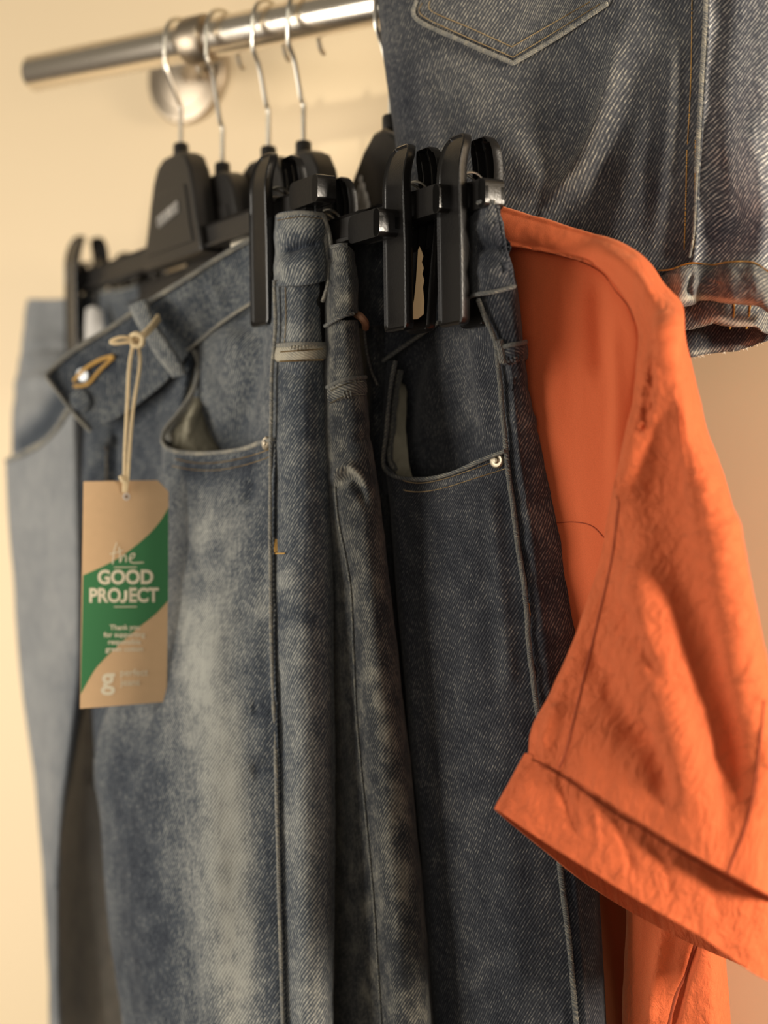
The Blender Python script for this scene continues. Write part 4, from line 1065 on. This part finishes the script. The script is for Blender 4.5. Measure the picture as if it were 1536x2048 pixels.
# torso
tr = [
 [(985,425,.950),(1000,440,.918),(1080,450,.897),(1150,470,.885),(1220,500,.875),(1265,540,.868),(1285,580,.872),(1290,620,.90)],
 [(992,500,.950),(1008,500,.912),(1080,510,.890),(1150,525,.878),(1220,560,.868),(1268,620,.862),(1290,640,.868),(1295,660,.90)],
 [(992,640,.950),(1008,640,.912),(1080,640,.892),(1150,650,.882),(1220,660,.872),(1275,690,.862),(1300,700,.872),(1310,700,.90)],
 [(1010,800,.955),(1028,800,.922),(1090,800,.898),(1150,800,.888),(1210,800,.878),(1262,800,.868),(1300,800,.875),(1320,800,.90)],
 [(1040,1000,.965),(1064,1000,.930),(1110,1000,.908),(1160,1000,.895),(1205,1000,.885),(1245,1000,.875),(1300,1000,.878),(1340,1000,.91)],
 [(1085,1250,.970),(1104,1250,.935),(1140,1250,.915),(1180,1250,.902),(1215,1250,.893),(1250,1250,.886),(1330,1250,.885),(1380,1250,.915)],
 [(1180,1500,.96),(1200,1500,.930),(1225,1500,.915),(1260,1500,.905),(1300,1500,.898),(1340,1500,.893),(1390,1500,.893),(1430,1500,.92)],
 [(1265,1780,.96),(1250,1780,.930),(1262,1780,.915),(1300,1780,.908),(1340,1780,.903),(1380,1780,.900),(1418,1780,.900),(1445,1780,.925)],
 [(1268,1930,.96),(1249,1930,.930),(1264,1930,.915),(1305,1930,.908),(1345,1930,.904),(1385,1930,.901),(1425,1930,.901),(1452,1930,.925)],
 [(1268,2070,.96),(1246,2070,.930),(1262,2070,.915),(1305,2070,.908),(1345,2070,.904),(1385,2070,.901),(1430,2070,.901),(1462,2070,.925)],
 [(1290,2600,.96),(1266,2600,.930),(1282,2600,.915),(1325,2600,.908),(1365,2600,.904),(1405,2600,.901),(1450,2600,.901),(1482,2600,.925)]]
T5 = Surf(tr, 380, 170, ref=0); T5.noise(.05, .0016, 75, (1, 1, 2.5)); T5.fade[:] = .08; T5.fade[240:] = np.linspace(.08, 1, 140)[:, None]
T5.fold([(1190,560),(1195,660),(1200,760)], 20, -.003); T5.fold([(1230,640),(1235,800),(1230,950)], 14, .002)
T5.fold([(1330,1850),(1310,1960),(1300,2060)], 16, .004); T5.fold([(1395,1880),(1370,1960),(1340,2070)], 9, -.004)
T5.build('torso', orange, sh, thick=.0006)
TB = Surf([[(985,440,.955),(1000,430,.950),(1030,425,.945),(1150,470,.925),(1290,540,.905)],[(1010,700,.985),(1030,700,.975),(1060,700,.960),(1180,700,.935),(1320,700,.905)],[(1080,1100,.99),(1100,1100,.98),(1130,1100,.965),(1220,1100,.94),(1340,1100,.912)],
           [(1120,1600,1.02),(1150,1600,1.0),(1210,1600,.985),(1300,1600,.95),(1410,1600,.92)],[(1185,2100,1.03),(1215,2100,1.0),(1265,2100,.985),(1340,2100,.95),(1428,2100,.925)],[(1185,2600,1.03),(1215,2600,1.0),(1265,2600,.985),(1350,2600,.95),(1440,2600,.925)]], 90, 70)
TB.p += (NN*.012); TB.fade[:] = .2; TB.build('back_panel', orange, sh, thick=.0006)
mb = MB(); cord(mb, T5, [(1112,1046),(1150,1044),(1185,1052),(1208,1075)], .0003, .0002, False); mb.build('torso_seam', thread_r, sh); mb = MB(); cord(mb, T5, [(1400,1860),(1375,1940),(1352,1990),(1335,2060)], .0009, .0001, False)
mb.build('torso_seam', thread_r, sh)

# ---------------------------------------------------------------- denim shorts (above right)
so = empty('denim_shorts', 'faded denim shorts with a pointed back pocket and turned-up hem, above the orange shirt', 'shorts')
def sd(u): return .985-(u-770)*(.115/766.0)
def srow(v, us, ds=None): return [(u, v if np.isscalar(v) else vv, sd(u)+(dd if ds else 0)) for u, dd, vv in zip(us, ds or [0]*len(us), v if not np.isscalar(v) else [v]*len(us))]
s_rows = []
for v, L_, seam in ((-560,830,1380),(-420,810,1400),(-250,785,1412),(-80,760,1418),(60,765,1414),(160,775,1408),(260,790,1402),(360,800,1396),(440,815,1392),(500,830,1388),(540,845,1382),(560,850,1378)):
    us = [L_+26, L_, L_+22, L_+90, L_+200, 1120, 1230, 1320, seam-22, seam]
    ds = [.05, .022, .004, -.004, -.006, -.002, -.008, -.004, -.004, -.006]
    s_rows.append([(u, v, sd(u)+d) for u, d in zip(us, ds)])
A5 = Surf(s_rows, 300, 380, ref=379)
A5.noise(.07, .003, 81, (1, 1, 1.8)); A5.noise(.02, .0006, 82)
for pth, w, a, sk in (([(1245,60),(1225,160),(1195,260),(1150,350),(1090,420)], 22, .0055, .3), ([(1275,100),(1245,220),(1215,320),(1190,420)], 30, -.004, 0), ([(1350,60),(1340,220),(1325,360),(1310,500)], 24, .003, 0),
                      ([(850,120),(880,220),(930,330)], 40, -.004, 0), ([(1000,250),(1060,330),(1100,400)], 40, .003, 0)):
    A5.fold(pth, w, a, sk)
A5.wash([(1240,60),(1215,180),(1160,330),(1080,400)], 20, .14); A5.wash([(870,90),(960,170),(1100,330),(1080,400)], 60, .10); A5.wash([(800,100),(815,300)], 40, -.16); A5.wash([(1325,240),(1300,420)], 40, -.12); A5.wash([(1350,60),(1345,330)], 10, .12)
A5.blotch(.03, .10, 17); A5.build('back_panel', den5, so, thick=.0014)
# the side panel beyond the seam, its sunlit brightness put into the cloth colour
s2 = []
for v, seam in ((-560,1380),(-420,1400),(-250,1412),(-80,1418),(60,1414),(160,1408),(260,1402),(360,1396),(440,1392),(500,1388),(540,1382)):
    us = [seam-3, seam+14, seam+50, seam+95, seam+140, seam+185, seam+215, seam+225]; ds = [-.0035, .001, .003, -.003, -.003, .008, .03, .06]
    s2.append([(u, v, sd(u)+d) for u, d in zip(us, ds)])
A6 = Surf(s2, 240, 160, ref=0); A6.noise(.03, .003, 83, (1, 1, 1.2)); A6.noise(.01, .0006, 84)
A6.fold([(1425,300),(1450,400),(1480,470)], 30, -.004); A6.fold([(1500,250),(1520,340),(1530,430)], 24, .004)
A6.fade += .06; A6.wash([(1400,470),(1470,460),(1530,470)], 34, -.25); A6.blotch(.02, .10, 18)
A6.build('side_panel', den5_lit, so, thick=.0014)
mb = MB(); cord(mb, A5, [(1417,-60),(1413,60),(1407,160),(1400,280),(1396,345)], .0010, .0014)
cord(mb, A5, [(1397,330),(1394,400),(1390,470),(1382,515)], .0006, .0012)
mb.build('side_seam', seam_m, so)
mb = MB(); stitches(mb, A5, [(1374,300),(1372,400),(1369,500)], r=.00042, length=.0048, gap=.0016); stitches(mb, A5, [(1392,280),(1391,380),(1388,480),(1380,512)], r=.0005, length=.0048, gap=.0016)
stitches(mb, A5, [(1385,-50),(1382,150),(1375,290)], r=.0003)
mb.build('seam_stitching', thread_o, so)
# back pocket
def on(S, u, v, lift): 
    p, n = S.pick(u, v); return p+n*lift
pr = []
for v0, L0, R0_ in ((0., 0, 0),):
    pass
pk = []
for k in range(9):       # columns from the left edge through the tip to the right edge
    f = k/8
    if f < .5: bx, by = 831+(1027-831)*f*2, 34+(127-34)*f*2
    else: bx, by = 1027+(1290-1027)*(f-.5)*2, 127+(-42-127)*(f-.5)*2
    tx, ty = 840+(1300-840)*f, -330-20*f
    pk.append([on(A5, bx*(1-a)+tx*a, by*(1-a)+ty*a, .0016) for a in (0, .03, .2, .4, .6, .8, 1)])
rows = [[c[k] for c in pk] for k in range(7)]
PK = Surf(rows[::-1], 120, 200, world=True, ref=100)
PK.noise(.012, .0006, 85); PK.fade += .12; PK.blotch(.014, .14, 19)
for q in range(6): PK.wash([(930+q*22, 62+q*10), (934+q*22, 100+q*10)], 6, -.2, .1)
for q in range(5): PK.wash([(1070+q*26, 98-q*14), (1076+q*26, 66-q*14)], 6, -.16, .1)
po = PK.build('back_pocket', den5, so, thick=.0018)
mb = MB(); cord(mb, PK, [(834,2),(833,38),(928,84),(1027,127)], .0010, .0006); cord(mb, PK, [(1027,127),(1120,72),(1215,8)], .0010, .0006)
mb.build('pocket_edge', seam_m, po)
mb = MB()
for a in ([(845,6),(842,30),(930,73),(1026,115)], [(1026,115),(1120,58),(1200,8)], [(860,2),(862,22),(940,56),(1024,94)], [(1024,94),(1100,50),(1180,4)]): stitches(mb, PK, a, r=.00036, length=.0026, gap=.0008)
mb.build('pocket_stitching', thread_t, po)
# turned-up hem
def hem(pts_t, pts_b, bulge, name, mat, fade, par=so, nn=200, thick=.0016, seed=90, closed=False):
    rows = []
    for f in (0, .12, .35, .6, .85, 1.0, 1.02, .9):
        back = 0.0
        z = bulge*math.sin(math.pi*min(1, f))**.6
        r_ = []
        for i, (a, b_) in enumerate(zip(pts_t, pts_b)):
            q = np.array(a)*(1-min(f, 1))+np.array(b_)*min(f, 1); q[2] -= z
            r_.append(q)
        rows.append(r_)
    rows[6] = [np.array(b_)+np.array([0, 1.5, .004]) for b_ in pts_b]; rows[7] = [np.array(b_)+np.array([0, -14, .007]) for b_ in pts_b]
    S = Surf([[tuple(q) for q in r_] for r_ in rows], 80, nn, ref=0); S.noise(.01, .0009, seed); S.noise(.004, .0003, seed+1); S.fade += fade
    S.blotch(.012, .15, seed+2); return S
e_ = sd(1380)
H1_ = hem([(1290,556,sd(1290)-.006),(1318,552,sd(1318)-.006),(1345,540,e_-.008),(1362,532,e_-.012),(1385,527,e_-.012),(1400,528,e_-.009),(1425,532,e_-.010),(1455,524,sd(1455)-.008),(1495,524,sd(1495)-.008),(1514,528,sd(1514)-.008),(1540,548,sd(1540)-.004),(1570,560,sd(1570)+.01)],
          [(1290,630,sd(1290)-.006),(1318,624,sd(1318)-.006),(1345,614,e_-.010),(1362,612,e_-.016),(1388,606,e_-.015),(1400,598,e_-.010),(1425,600,e_-.012),(1455,604,sd(1455)-.012),(1495,608,sd(1495)-.012),(1518,612,sd(1514)-.012),(1540,625,sd(1540)-.006),(1570,640,sd(1570)+.01)], .008, 'hem', den5, .12)
H1_.fold([(1384,545),(1380,580),(1388,598)], 5, -.004); H1_.fold([(1430,560),(1420,590)], 16, -.002)
H1_.wash([(1345,600),(1400,596),(1460,602),(1520,608)], 6, .5); H1_.wash([(1352,545),(1360,600)], 14, .3)
H1_.build('hem', den5, so, thick=.0016)
mb = MB(); stitches(mb, H1_, [(1318,543),(1345,541),(1362,534),(1385,528),(1402,530),(1425,533),(1455,527),(1495,526),(1512,530),(1534,545)], r=.00045, length=.0040, gap=.0006, lift=.0008)
mb.build('hem_stitching', thread_o, so)
H2_ = hem([(1330,590,e_+.010),(1360,590,e_+.008),(1380,590,e_+.004),(1400,590,e_+.0),(1430,590,e_-.002),(1470,590,e_-.002),(1500,594,e_-.001),(1530,598,e_+.004),(1560,600,e_+.02)],
          [(1330,668,e_+.010),(1360,660,e_+.008),(1395,655,e_+.004),(1418,648,e_+.0),(1432,644,e_-.002),(1470,652,e_-.002),(1505,652,e_-.001),(1528,664,e_+.004),(1560,668,e_+.02)], .003, 'hem', den5, .1, seed=95)
H2_.wash([(1395,650),(1432,640),(1475,648),(1515,655)], 7, .45); H2_.build('inner_hem', den5, so, thick=.0016)
mb = MB(); stitches(mb, H2_, [(1466,600),(1468,625),(1460,655)], r=.0006, length=.006, gap=.0006, lift=.0006); stitches(mb, H2_, [(1500,604),(1497,630),(1493,655)], r=.0006, length=.006, gap=.0006, lift=.0006)
mb.build('hem_tacks', thread_o, so)
H3_ = hem([(1300,610,e_+.05),(1340,620,e_+.05),(1380,630,e_+.045),(1420,630,e_+.045),(1460,628,e_+.04),(1500,625,e_+.035),(1530,622,e_+.02),(1560,620,e_+.02)],
          [(1300,720,e_+.05),(1340,716,e_+.05),(1385,712,e_+.045),(1425,704,e_+.045),(1465,700,e_+.04),(1500,692,e_+.035),(1528,682,e_+.02),(1560,670,e_+.02)], .001, 'hem', den5, -.1, seed=98)
H3_.wash([(1370,708),(1425,700),(1465,696),(1525,678)], 6, .5); H3_.build('far_hem', den5, so, thick=.0016)
rng = np.random.RandomState(3); mb = MB()
for k in range(60):
    f = rng.rand(); u = 1360+f*165; v = np.interp(u, [1340,1385,1425,1465,1500,1528], [714,711,703,699,691,681])
    p, n = H3_.pick(u, v-2); l = .0006+.0016*rng.rand(); a = rng.rand()*2-1
    mb.tube([p, p+np.array([a*.4, -.3, -.8])*l, p+np.array([a, -.5, -1.3])*l], .00018, 4)
mb.build('frayed_edge', plain('frayed_cotton', (.70, .62, .50), .9), so)
# far side of the shorts and the waistband above the frame
BK = Surf([[(u, v, sd(u)+.045) for u in (840, 1000, 1200, 1400, 1600)] for v in (-560, -200, 200, 560, 640)], 60, 60)
BK.build('front_side', den5, so, thick=.0014)
WS = Surf([[(u, v, sd(u)+dd) for u, dd in ((830,.03),(850,.0),(1000,-.008),(1200,-.008),(1400,-.008),(1590,.0),(1600,.03))] for v in (-690, -660, -600, -545)], 30, 120)
WS.build('waistband', den5, so, thick=.003)
